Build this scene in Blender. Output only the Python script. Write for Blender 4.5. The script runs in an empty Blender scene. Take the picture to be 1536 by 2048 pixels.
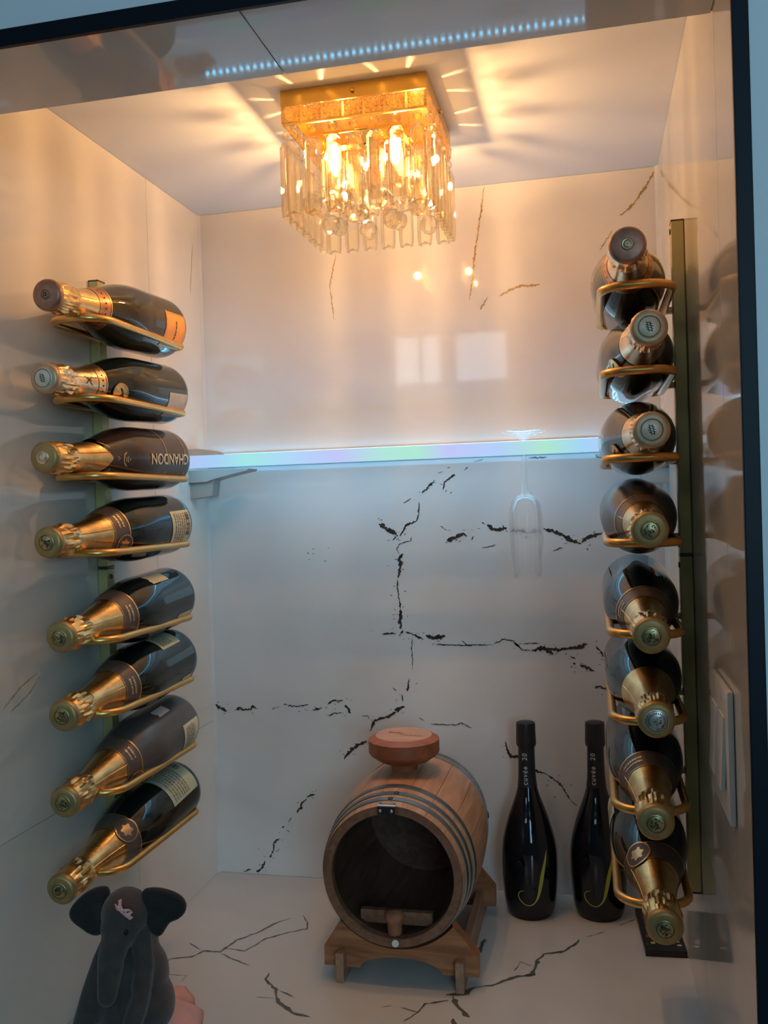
import bpy, bmesh, math, random
from mathutils import Vector, Matrix, Quaternion, noise as mnoise

random.seed(7)
scene = bpy.context.scene
COL = scene.collection
PI = math.pi

# ---------------------------------------------------------------- camera, world, lights, exposure
cam_data = bpy.data.cameras.new('camera')
cam = bpy.data.objects.new('camera', cam_data)
COL.objects.link(cam)
cam_data.sensor_width = 36.0
cam_data.lens = 31.854
cam_data.clip_start = 0.02
_r = Vector((0.9743, 0.2230, -0.0304)); _u = Vector((0.0276, 0.0157, 0.9995)); _f = Vector((-0.2233, 0.9747, -0.0091))
cam.matrix_world = Matrix(((_r.x, _u.x, -_f.x, 0), (_r.y, _u.y, -_f.y, 0), (_r.z, _u.z, -_f.z, 0), (0, 0, 0, 1)))
scene.camera = cam

world = bpy.data.worlds.new('world')
scene.world = world
world.use_nodes = True
wbg = world.node_tree.nodes['Background']
wbg.inputs['Color'].default_value = (0.42, 0.62, 0.85, 1)
wbg.inputs['Strength'].default_value = 1.0

scene.view_settings.view_transform = 'Standard'
scene.view_settings.look = 'None'
scene.view_settings.gamma = 1.0
scene.view_settings.use_curve_mapping = False
scene.view_settings.exposure = 0.0
scene.cycles.use_denoising = True
scene.cycles.max_bounces = 12
scene.cycles.diffuse_bounces = 4
scene.cycles.glossy_bounces = 4
scene.cycles.transmission_bounces = 8
scene.cycles.transparent_max_bounces = 24
scene.cycles.sample_clamp_indirect = 4.0
scene.cycles.blur_glossy = 0.5

def area_light(name, loc, target, sx, sy, power, color):
    l = bpy.data.lights.new(name, 'AREA')
    l.shape = 'RECTANGLE'; l.size = sx; l.size_y = sy; l.energy = power; l.color = color
    o = bpy.data.objects.new(name, l); COL.objects.link(o)
    o.location = loc
    o.rotation_euler = (Vector(target) - Vector(loc)).to_track_quat('-Z', 'Y').to_euler()
    return o

FILL_POWER = 34.0
DAY = (0.40, 0.76, 1.0)
area_light('daylight_fill_large', (1.25, -2.56, 0.45), (1.25, 0.0, 0.45), 1.1, 1.1, FILL_POWER, DAY)  # made-up large opening, added as the main daylight fill
area_light('daylight_window_transom', (-1.04, -2.56, 0.895), (-1.04, 0.0, 0.895), 0.28, 0.29, 1.2, (0.72, 0.86, 1.0))
area_light('daylight_window_transom', (-0.64, -2.56, 0.895), (-0.64, 0.0, 0.895), 0.31, 0.29, 1.3, (0.72, 0.86, 1.0))

LAMP_POWER = 2.9
LAMP_COLOR = (1.0, 0.57, 0.24)

# ---------------------------------------------------------------- numbers of the niche (metres, eye at the origin)
XL, XR, YB = -0.6791, 0.1180, 1.53
ZF, ZC, ZS = -0.66, 0.5306, 0.4355
YF, YS = 0.75, 0.873

# ---------------------------------------------------------------- materials
def new_mat(name):
    m = bpy.data.materials.new(name); m.use_nodes = True
    nt = m.node_tree
    return m, nt, nt.nodes['Principled BSDF']

def mat(name, color, rough=0.5, metal=0.0, spec=0.5, coat=0.0, noise=0.0, nscale=30.0, bump=0.0, bscale=80.0, sheen=0.0):
    m, nt, b = new_mat(name)
    b.inputs['Base Color'].default_value = (*color, 1)
    b.inputs['Roughness'].default_value = rough
    b.inputs['Metallic'].default_value = metal
    b.inputs['Specular IOR Level'].default_value = spec
    b.inputs['Coat Weight'].default_value = coat
    if sheen:
        b.inputs['Sheen Weight'].default_value = sheen
    if noise or bump:
        tc = nt.nodes.new('ShaderNodeTexCoord')
    if noise:
        n = nt.nodes.new('ShaderNodeTexNoise'); n.inputs['Scale'].default_value = nscale; n.inputs['Detail'].default_value = 5
        nt.links.new(tc.outputs['Object'], n.inputs['Vector'])
        r = nt.nodes.new('ShaderNodeValToRGB')
        r.color_ramp.elements[0].position = 0.3; r.color_ramp.elements[1].position = 0.7
        r.color_ramp.elements[0].color = (*[c * (1 - noise) for c in color], 1)
        r.color_ramp.elements[1].color = (*[min(1, c * (1 + noise)) for c in color], 1)
        nt.links.new(n.outputs['Fac'], r.inputs['Fac'])
        nt.links.new(r.outputs['Color'], b.inputs['Base Color'])
    if bump:
        n2 = nt.nodes.new('ShaderNodeTexNoise'); n2.inputs['Scale'].default_value = bscale; n2.inputs['Detail'].default_value = 3
        nt.links.new(tc.outputs['Object'], n2.inputs['Vector'])
        bp = nt.nodes.new('ShaderNodeBump'); bp.inputs['Strength'].default_value = bump; bp.inputs['Distance'].default_value = 0.002
        nt.links.new(n2.outputs['Fac'], bp.inputs['Height'])
        nt.links.new(bp.outputs['Normal'], b.inputs['Normal'])
    return m

def marble(name, c1, c2, rough, spec=0.5, scale=2.2, seed=0.0):
    m, nt, b = new_mat(name)
    geo = nt.nodes.new('ShaderNodeNewGeometry')
    mp = nt.nodes.new('ShaderNodeMapping'); mp.inputs['Location'].default_value = (seed, seed * 0.7, 0)
    nt.links.new(geo.outputs['Position'], mp.inputs['Vector'])
    n = nt.nodes.new('ShaderNodeTexNoise'); n.inputs['Scale'].default_value = scale; n.inputs['Detail'].default_value = 6
    n.inputs['Distortion'].default_value = 0.6
    nt.links.new(mp.outputs['Vector'], n.inputs['Vector'])
    r = nt.nodes.new('ShaderNodeValToRGB')
    r.color_ramp.elements[0].position = 0.32; r.color_ramp.elements[1].position = 0.62
    r.color_ramp.elements[0].color = (*c1, 1); r.color_ramp.elements[1].color = (*c2, 1)
    nt.links.new(n.outputs['Fac'], r.inputs['Fac'])
    nt.links.new(r.outputs['Color'], b.inputs['Base Color'])
    b.inputs['Roughness'].default_value = rough
    b.inputs['Specular IOR Level'].default_value = spec
    return m

def wood(name, c1, c2, axis='X', scale=22.0, rough=0.45, stretch=0.12):
    m, nt, b = new_mat(name)
    tc = nt.nodes.new('ShaderNodeTexCoord')
    mp = nt.nodes.new('ShaderNodeMapping')
    s = {'X': (stretch, 1, 1), 'Y': (1, stretch, 1), 'Z': (1, 1, stretch)}[axis]
    mp.inputs['Scale'].default_value = s
    nt.links.new(tc.outputs['Object'], mp.inputs['Vector'])
    n = nt.nodes.new('ShaderNodeTexNoise'); n.inputs['Scale'].default_value = scale * 5; n.inputs['Detail'].default_value = 6
    n.inputs['Distortion'].default_value = 1.2
    nt.links.new(mp.outputs['Vector'], n.inputs['Vector'])
    r = nt.nodes.new('ShaderNodeValToRGB')
    r.color_ramp.elements[0].position = 0.35; r.color_ramp.elements[1].position = 0.65
    r.color_ramp.elements[0].color = (*c1, 1); r.color_ramp.elements[1].color = (*c2, 1)
    nt.links.new(n.outputs['Fac'], r.inputs['Fac'])
    nt.links.new(r.outputs['Color'], b.inputs['Base Color'])
    bp = nt.nodes.new('ShaderNodeBump'); bp.inputs['Strength'].default_value = 0.15; bp.inputs['Distance'].default_value = 0.001
    nt.links.new(n.outputs['Fac'], bp.inputs['Height']); nt.links.new(bp.outputs['Normal'], b.inputs['Normal'])
    b.inputs['Roughness'].default_value = rough
    return m

def emit(name, color, strength):
    m, nt, b = new_mat(name)
    b.inputs['Base Color'].default_value = (*color, 1)
    b.inputs['Emission Color'].default_value = (*color, 1)
    b.inputs['Emission Strength'].default_value = strength
    return m

def clear(name, transp, ior=1.5, tint=(1, 1, 1), rough=0.0, bump=0.0):
    """clear crystal or glass: part of the light goes straight through, part is bent and reflected"""
    m, nt, b = new_mat(name)
    nt.nodes.remove(b)
    out = nt.nodes['Material Output']
    g = nt.nodes.new('ShaderNodeBsdfGlass'); g.inputs['IOR'].default_value = ior; g.inputs['Roughness'].default_value = rough
    g.inputs['Color'].default_value = (*tint, 1)
    t = nt.nodes.new('ShaderNodeBsdfTransparent'); t.inputs['Color'].default_value = (*tint, 1)
    mx = nt.nodes.new('ShaderNodeMixShader'); mx.inputs['Fac'].default_value = transp
    if bump:            # cut facets
        tc = nt.nodes.new('ShaderNodeTexCoord'); vo = nt.nodes.new('ShaderNodeTexVoronoi'); vo.inputs['Scale'].default_value = 260
        bp = nt.nodes.new('ShaderNodeBump'); bp.inputs['Strength'].default_value = bump; bp.inputs['Distance'].default_value = 0.004
        nt.links.new(tc.outputs['Object'], vo.inputs['Vector']); nt.links.new(vo.outputs['Distance'], bp.inputs['Height'])
        nt.links.new(bp.outputs['Normal'], g.inputs['Normal'])
    nt.links.new(g.outputs[0], mx.inputs[1]); nt.links.new(t.outputs[0], mx.inputs[2])
    nt.links.new(mx.outputs[0], out.inputs['Surface'])
    return m

def sheet_glass(name, gloss=1.45, tint=(1, 1, 1)):
    """thin clear sheet: transparent with a Fresnel reflection"""
    m, nt, b = new_mat(name)
    nt.nodes.remove(b)
    out = nt.nodes['Material Output']
    g = nt.nodes.new('ShaderNodeBsdfGlossy'); g.inputs['Roughness'].default_value = 0.02
    t = nt.nodes.new('ShaderNodeBsdfTransparent'); t.inputs['Color'].default_value = (*tint, 1)
    fr = nt.nodes.new('ShaderNodeFresnel'); fr.inputs['IOR'].default_value = gloss
    mx = nt.nodes.new('ShaderNodeMixShader')
    nt.links.new(fr.outputs[0], mx.inputs[0]); nt.links.new(t.outputs[0], mx.inputs[1]); nt.links.new(g.outputs[0], mx.inputs[2])
    nt.links.new(mx.outputs[0], out.inputs['Surface'])
    return m

M = {}
M['tile'] = marble('wall_tile_marble', (0.62, 0.59, 0.56), (0.74, 0.715, 0.69), 0.045, 0.5, 2.4)
M['tile_side'] = marble('side_tile_marble', (0.68, 0.62, 0.53), (0.82, 0.77, 0.70), 0.05, 0.5, 2.0, 3.1)
M['grout'] = mat('grout', (0.62, 0.59, 0.56), 0.6)
M['counter'] = marble('counter_quartz', (0.50, 0.495, 0.48), (0.58, 0.575, 0.56), 0.16, 0.5, 3.0, 5.0)
M['vein'] = mat('vein_brown', (0.060, 0.037, 0.025), 0.12, noise=0.5, nscale=60)
M['vein_gold'] = mat('vein_gold', (0.40, 0.27, 0.12), 0.06, noise=0.3, nscale=40)
M['vein_grey'] = mat('vein_grey', (0.10, 0.095, 0.08), 0.2, noise=0.3, nscale=60)
M['ceiling'] = mat('ceiling_paint', (0.74, 0.73, 0.71), 0.55)
M['white_wall'] = mat('white_wall_paint', (0.78, 0.79, 0.80), 0.6)
M['black_trim'] = mat('black_trim', (0.004, 0.006, 0.012), 0.45, 0, 0.2)
M['room_floor'] = mat('room_floor', (0.22, 0.18, 0.15), 0.4)
M['room_wall'] = mat('room_wall', (0.36, 0.37, 0.38), 0.7)
M['win_frame'] = mat('window_frame_white', (0.75, 0.75, 0.75), 0.4)
M['brass'] = mat('brushed_brass', (0.76, 0.43, 0.13), 0.33, 0.9, noise=0.12, nscale=18)
M['brass_rail'] = mat('brass_rail', (0.50, 0.42, 0.17), 0.36, 0.35, noise=0.12, nscale=18)
M['brass_dark'] = mat('dark_brass_cap', (0.10, 0.06, 0.03), 0.4, 0.6)
M['lamp_gold'] = mat('lamp_gold', (0.80, 0.50, 0.12), 0.25, 1.0, noise=0.1, nscale=25)
M['crystal'] = clear('crystal', 0.52, 1.55, (1.0, 0.97, 0.90))
M['crystal_cut'] = clear('pressed_crystal', 0.25, 1.52, (1.0, 0.94, 0.80), bump=0.5)
M['bulb'] = emit('lamp_bulb', (1.0, 0.64, 0.24), 24.0)
M['glass'] = clear('wine_glass_clear', 0.72, 1.40)
M['acrylic'] = sheet_glass('acrylic_disc', 1.10, (0.96, 0.95, 0.93))
M['foil_gold'] = mat('gold_foil', (0.80, 0.53, 0.22), 0.30, 1.0, noise=0.18, nscale=50, bump=0.25, bscale=120)
M['foil_pale'] = mat('pale_gold_foil', (0.82, 0.60, 0.36), 0.30, 1.0, noise=0.18, nscale=50, bump=0.25, bscale=120)
M['foil_rose'] = mat('rose_foil', (0.62, 0.36, 0.24), 0.34, 1.0, noise=0.15, nscale=50, bump=0.25, bscale=120)
M['foil_cap'] = mat('bronze_cap_foil', (0.44, 0.31, 0.13), 0.48, 0.8, noise=0.15, nscale=60)
M['foil_cap_pale'] = mat('pale_bronze_cap_foil', (0.60, 0.42, 0.26), 0.45, 0.7, noise=0.15, nscale=60)
M['foil_crest'] = mat('crest_gold', (0.50, 0.42, 0.20), 0.35, 1.0, noise=0.2, nscale=120)
M['crest_dark'] = mat('crest_dark', (0.035, 0.03, 0.018), 0.45)
M['cap_cream'] = mat('cap_cream', (0.72, 0.66, 0.52), 0.35, 0.3)
M['cap_silver'] = mat('cap_silver', (0.66, 0.68, 0.60), 0.3, 0.8)
M['cap_rose'] = mat('cap_rose', (0.36, 0.18, 0.12), 0.4, 0.5, noise=0.2, nscale=120)
M['cap_green'] = mat('cap_green_gold', (0.52, 0.55, 0.26), 0.35, 0.8)
M['band'] = mat('taupe_band', (0.125, 0.092, 0.080), 0.42, 0.25, noise=0.12, nscale=80)
M['band_copper'] = mat('copper_band', (0.60, 0.27, 0.13), 0.35, 0.9, noise=0.15, nscale=90)
M['line_gold'] = mat('gold_line', (0.72, 0.46, 0.22), 0.32, 0.9)
M['print_gold'] = mat('gold_print', (0.75, 0.55, 0.28), 0.4, 0.6)
M['print_dark'] = mat('dark_print', (0.03, 0.03, 0.03), 0.6)
M['print_grey'] = mat('grey_print', (0.16, 0.16, 0.12), 0.7)
M['label_cream'] = mat('cream_label', (0.60, 0.56, 0.40), 0.6, noise=0.08, nscale=60)
M['label_green'] = mat('pale_green_label', (0.42, 0.45, 0.31), 0.6, noise=0.08, nscale=60)
M['label_orange'] = mat('orange_label', (0.85, 0.36, 0.07), 0.5, noise=0.06, nscale=60)
M['label_grey'] = mat('silver_label', (0.52, 0.48, 0.44), 0.5, noise=0.1, nscale=60)
M['glass_black'] = mat('dark_green_bottle_glass', (0.006, 0.011, 0.009), 0.035, 0, 0.6, 0.0)
M['glass_brown'] = mat('olive_bottle_glass', (0.035, 0.027, 0.012), 0.04, 0, 0.6, 0.0)
M['glass_sleeve'] = mat('brown_printed_bottle', (0.040, 0.024, 0.018), 0.14, 0, 0.5, 0.2)
M['glass_dusty'] = mat('dusty_bottle_glass', (0.072, 0.066, 0.062), 0.26, 0, 0.5, 0.0, noise=0.15, nscale=20)
M['glass_jet'] = mat('black_bottle_glass', (0.004, 0.005, 0.009), 0.05, 0, 0.5, 0.0)
M['capsule_black'] = mat('black_capsule', (0.010, 0.010, 0.013), 0.42)
M['yellow_green'] = mat('yellow_green_print', (0.42, 0.44, 0.05), 0.45)
M['print_white'] = mat('white_print', (0.60, 0.62, 0.64), 0.5)
M['barrel_wood'] = wood('barrel_oak', (0.40, 0.195, 0.10), (0.54, 0.29, 0.16), 'Y', 16)
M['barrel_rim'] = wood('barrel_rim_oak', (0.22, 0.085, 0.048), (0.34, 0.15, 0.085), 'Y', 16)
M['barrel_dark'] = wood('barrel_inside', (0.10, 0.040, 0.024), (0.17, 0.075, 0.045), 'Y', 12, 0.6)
M['stand_wood'] = wood('stand_oak', (0.25, 0.080, 0.030), (0.50, 0.195, 0.075), 'X', 10, 0.45, 0.10)
M['stand_rail'] = wood('stand_rail_oak', (0.30, 0.15, 0.085), (0.42, 0.22, 0.13), 'Y', 12)
M['lid_wood'] = wood('lid_cedar', (0.27, 0.068, 0.022), (0.38, 0.11, 0.038), 'X', 8, 0.5)
M['lid_top'] = wood('lid_top_cedar', (0.46, 0.235, 0.15), (0.56, 0.30, 0.19), 'X', 8, 0.4)
M['cork'] = mat('cork', (0.48, 0.17, 0.085), 0.7, noise=0.25, nscale=90)
M['steel'] = mat('steel_hoop', (0.26, 0.26, 0.24), 0.38, 1.0, noise=0.12, nscale=40)
M['steel_dark'] = mat('dark_steel', (0.05, 0.05, 0.05), 0.4, 0.9)
M['hinge'] = mat('hinge_metal', (0.60, 0.55, 0.48), 0.35, 0.9)
M['magnet'] = mat('magnet_button', (0.72, 0.74, 0.62), 0.4)
M['plush'] = mat('grey_plush', (0.062, 0.048, 0.041), 0.9, 0, 0.2, noise=0.2, nscale=60, bump=0.6, bscale=500, sheen=0.25)
M['plush_dark'] = mat('dark_plush', (0.026, 0.021, 0.019), 0.9, 0, 0.2, noise=0.2, nscale=60, bump=0.6, bscale=500, sheen=0.15)
M['eye'] = mat('black_eye', (0.004, 0.004, 0.004), 0.1)
M['pink'] = mat('pink_ribbon', (0.74, 0.40, 0.36), 0.6)
M['pink_skirt'] = mat('pink_skirt', (0.66, 0.33, 0.28), 0.8, noise=0.12, nscale=40)
M['plastic_white'] = mat('white_plastic', (0.80, 0.78, 0.74), 0.25)
M['bracket'] = mat('beige_bracket', (0.40, 0.34, 0.29), 0.35)
M['box_black'] = mat('black_box', (0.008, 0.009, 0.012), 0.3)

# ---------------------------------------------------------------- mesh helpers
def link(o, parent=None):
    COL.objects.link(o)
    if parent is not None:
        o.parent = parent
    return o

def mesh_obj(name, verts, faces, material, parent=None, smooth=True, angle=35.0):
    me = bpy.data.meshes.new(name)
    me.from_pydata([tuple(v) for v in verts], [], faces)
    me.update()
    if smooth and len(me.polygons):
        me.polygons.foreach_set('use_smooth', [True] * len(me.polygons))
        me.set_sharp_from_angle(angle=math.radians(angle))
    mats = material if isinstance(material, (list, tuple)) else [material]
    for m in mats:
        me.materials.append(m)
    return link(bpy.data.objects.new(name, me), parent)

def thing(name, label, cat, loc=(0, 0, 0), group=None, matrix=None):
    o = bpy.data.objects.new(name, None)
    o.empty_display_size = 0.02
    COL.objects.link(o)
    if matrix is not None:
        o.matrix_world = matrix
    else:
        o.location = loc
    tag(o, label, cat, group)
    return o

def tag(o, label, cat, group=None):
    o['label'] = label; o['category'] = cat
    if group:
        o['group'] = group
    return o

def struct(o):
    o['kind'] = 'structure'
    return o

class MB:
    """collects shapes into one mesh"""
    def __init__(self):
        self.v = []; self.f = []
    def add(self, verts, faces, mtx=None):
        k = len(self.v)
        for p in verts:
            p = Vector(p)
            if mtx is not None:
                p = mtx @ p
            self.v.append(p)
        self.f += [tuple(i + k for i in f) for f in faces]
        return self
    def box(self, x0, x1, y0, y1, z0, z1, bev=0.0, mtx=None):
        if bev <= 0:
            vs = [(x, y, z) for x in (x0, x1) for y in (y0, y1) for z in (z0, z1)]
            fs = [(0, 1, 3, 2), (4, 6, 7, 5), (0, 4, 5, 1), (2, 3, 7, 6), (0, 2, 6, 4), (1, 5, 7, 3)]
            return self.add(vs, fs, mtx)
        bm = bmesh.new()
        bmesh.ops.create_cube(bm, size=1.0)
        for v in bm.verts:
            v.co = Vector(((x0 + x1) / 2 + v.co.x * (x1 - x0), (y0 + y1) / 2 + v.co.y * (y1 - y0), (z0 + z1) / 2 + v.co.z * (z1 - z0)))
        bmesh.ops.bevel(bm, geom=bm.edges[:], offset=bev, segments=2, affect='EDGES', profile=0.6)
        bm.verts.index_update()
        self.add([v.co.copy() for v in bm.verts], [tuple(v.index for v in f.verts) for f in bm.faces], mtx)
        bm.free()
        return self
    def lathe(self, prof, n=40, mtx=None, cap0=False, cap1=False, a0=0.0, a1=2 * PI):
        full = abs(a1 - a0 - 2 * PI) < 1e-6
        m = n if full else n + 1
        vs = []; fs = []
        for r, z in prof:
            for i in range(m):
                a = a0 + (a1 - a0) * i / n
                vs.append((r * math.cos(a), r * math.sin(a), z))
        for j in range(len(prof) - 1):
            for i in range(n):
                k = (i + 1) % m if full else i + 1
                fs.append((j * m + i, j * m + k, (j + 1) * m + k, (j + 1) * m + i))
        if cap0:
            fs.append(tuple(reversed(range(m))))
        if cap1:
            fs.append(tuple((len(prof) - 1) * m + i for i in range(m)))
        return self.add(vs, fs, mtx)
    def tube(self, path, r, n=10, closed=False, mtx=None):
        P = [Vector(p) for p in path]; N = len(P)
        vs = []; fs = []
        t0 = (P[1] - P[0]).normalized()
        ref = Vector((0, 0, 1)) if abs(t0.z) < 0.9 else Vector((1, 0, 0))
        nrm = (ref - t0 * ref.dot(t0)).normalized()
        tp = t0
        for i, p in enumerate(P):
            if closed:
                t = (P[(i + 1) % N] - P[i - 1]).normalized()
            else:
                t = (P[min(i + 1, N - 1)] - P[max(i - 1, 0)]).normalized()
            q = tp.rotation_difference(t)
            nrm = (q @ nrm); nrm = (nrm - t * nrm.dot(t)).normalized()
            tp = t
            b = t.cross(nrm)
            rr = r[i] if isinstance(r, (list, tuple)) else r
            for k in range(n):
                a = 2 * PI * k / n
                vs.append(p + nrm * rr * math.cos(a) + b * rr * math.sin(a))
        M_ = N if closed else N - 1
        for i in range(M_):
            j = (i + 1) % N
            for k in range(n):
                k2 = (k + 1) % n
                fs.append((i * n + k, i * n + k2, j * n + k2, j * n + k))
        if not closed:
            fs.append(tuple(reversed(range(n)))); fs.append(tuple((N - 1) * n + k for k in range(n)))
        return self.add(vs, fs, mtx)
    def prism(self, outline, z0, z1, mtx=None):
        n = len(outline)
        vs = [(x, y, z0) for x, y in outline] + [(x, y, z1) for x, y in outline]
        fs = [tuple(reversed(range(n))), tuple(range(n, 2 * n))] + [(i, (i + 1) % n, n + (i + 1) % n, n + i) for i in range(n)]
        return self.add(vs, fs, mtx)
    def build(self, name, material, parent=None, smooth=True, angle=35.0):
        return mesh_obj(name, self.v, self.f, material, parent, smooth, angle)

def rot_y_up():
    """lathe axis z -> y"""
    return Matrix.Rotation(-PI / 2, 4, 'X')

_text_cache = {}
def text_shape(s, size=1.0, bold=0.0, spacing=1.0):
    """flat outline faces of a line of text, in the xy plane, baseline at y=0"""
    if s in _text_cache:
        vs, fs = _text_cache[s]
    else:
        cu = bpy.data.curves.new('lettering', 'FONT'); cu.body = s; cu.size = 1.0; cu.resolution_u = 4; cu.offset = bold; cu.space_character = spacing
        o = bpy.data.objects.new('lettering', cu); COL.objects.link(o)
        dg = bpy.context.evaluated_depsgraph_get(); dg.update()
        me = o.evaluated_get(dg).to_mesh()
        bm = bmesh.new(); bm.from_mesh(me)
        bmesh.ops.triangulate(bm, faces=bm.faces[:])
        bmesh.ops.remove_doubles(bm, verts=bm.verts[:], dist=0.001)
        for _ in range(1):
            long_e = [e for e in bm.edges if e.calc_length() > 0.18]
            bmesh.ops.subdivide_edges(bm, edges=long_e, cuts=2)
        bmesh.ops.triangulate(bm, faces=bm.faces[:])
        bm.verts.index_update()
        vs = [(v.co.x, v.co.y) for v in bm.verts]; fs = [tuple(v.index for v in f.verts) for f in bm.faces]
        bm.free()
        o.evaluated_get(dg).to_mesh_clear()
        bpy.data.objects.remove(o); bpy.data.curves.remove(cu)
        _text_cache[s] = (vs, fs)
    return [(x * size, y * size) for x, y in vs], fs

def ribbon(points, widths):
    """flat strip along 2-d points, returns verts2d, faces"""
    vs = []; fs = []
    n = len(points)
    for i, p in enumerate(points):
        a = Vector(points[max(i - 1, 0)]); b = Vector(points[min(i + 1, n - 1)])
        t = (b - a)
        t = t.normalized() if t.length > 1e-9 else Vector((1, 0))
        nn = Vector((-t.y, t.x))
        w0, w1 = widths[i]
        vs.append(Vector(p) + nn * w0); vs.append(Vector(p) - nn * w1)
    for i in range(n - 1):
        fs.append((2 * i, 2 * i + 1, 2 * i + 3, 2 * i + 2))
    return vs, fs

def vein_mesh(name, veins, to3d, unit, material, parent, rnd, step=0.0020, flecks=False, lim=None):
    mb = MB()
    for w, pts in veins:
        P = []
        for i in range(len(pts) - 1):
            a = Vector(pts[i]); b = Vector(pts[i + 1])
            k = max(2, int((b - a).length / step))
            for j in range(k):
                P.append(a.lerp(b, j / k))
        P.append(Vector(pts[-1]))
        n = len(P)
        Q = []; W = []
        for i, p in enumerate(P):
            jit = unit * 0.9
            q = p + Vector((rnd.uniform(-jit, jit), rnd.uniform(-jit, jit)))
            e = min(1.0, 0.30 + 5.0 * min(i, n - 1 - i) / max(1, n - 1)) * (0.75 + 0.6 * mnoise.noise(Vector((p.x * 140, p.y * 140, w))))
            Q.append(q)
            W.append((unit * w * 0.5 * e * rnd.uniform(0.4, 1.5), unit * w * 0.5 * e * rnd.uniform(0.4, 1.5)))
        vs, fs = ribbon(Q, W)
        mb.add([to3d(v) for v in vs], fs)
        if flecks and w >= 3.5:         # loose flecks along the crack
            for _ in range(4 if w < 8 else 6):
                c = P[rnd.randrange(n)] + Vector((rnd.gauss(0, 0.011), rnd.gauss(0, 0.007)))
                l = rnd.uniform(0.0008, 0.0032); a = rnd.gauss(0.2, 0.5); hw = unit * rnd.uniform(0.35, 0.9)
                d = Vector((math.cos(a), math.sin(a))) * l
                vs, fs = ribbon([c - d, c, c + d], [(hw * .3, hw * .3), (hw, hw), (hw * .3, hw * .3)])
                vs = [Vector((min(max(v.x, lim[0]), lim[1]), min(max(v.y, lim[2]), lim[3]))) for v in vs] if lim else vs
                mb.add([to3d(v) for v in vs], fs)
    return mb.build(name, material, parent, smooth=False)

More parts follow.
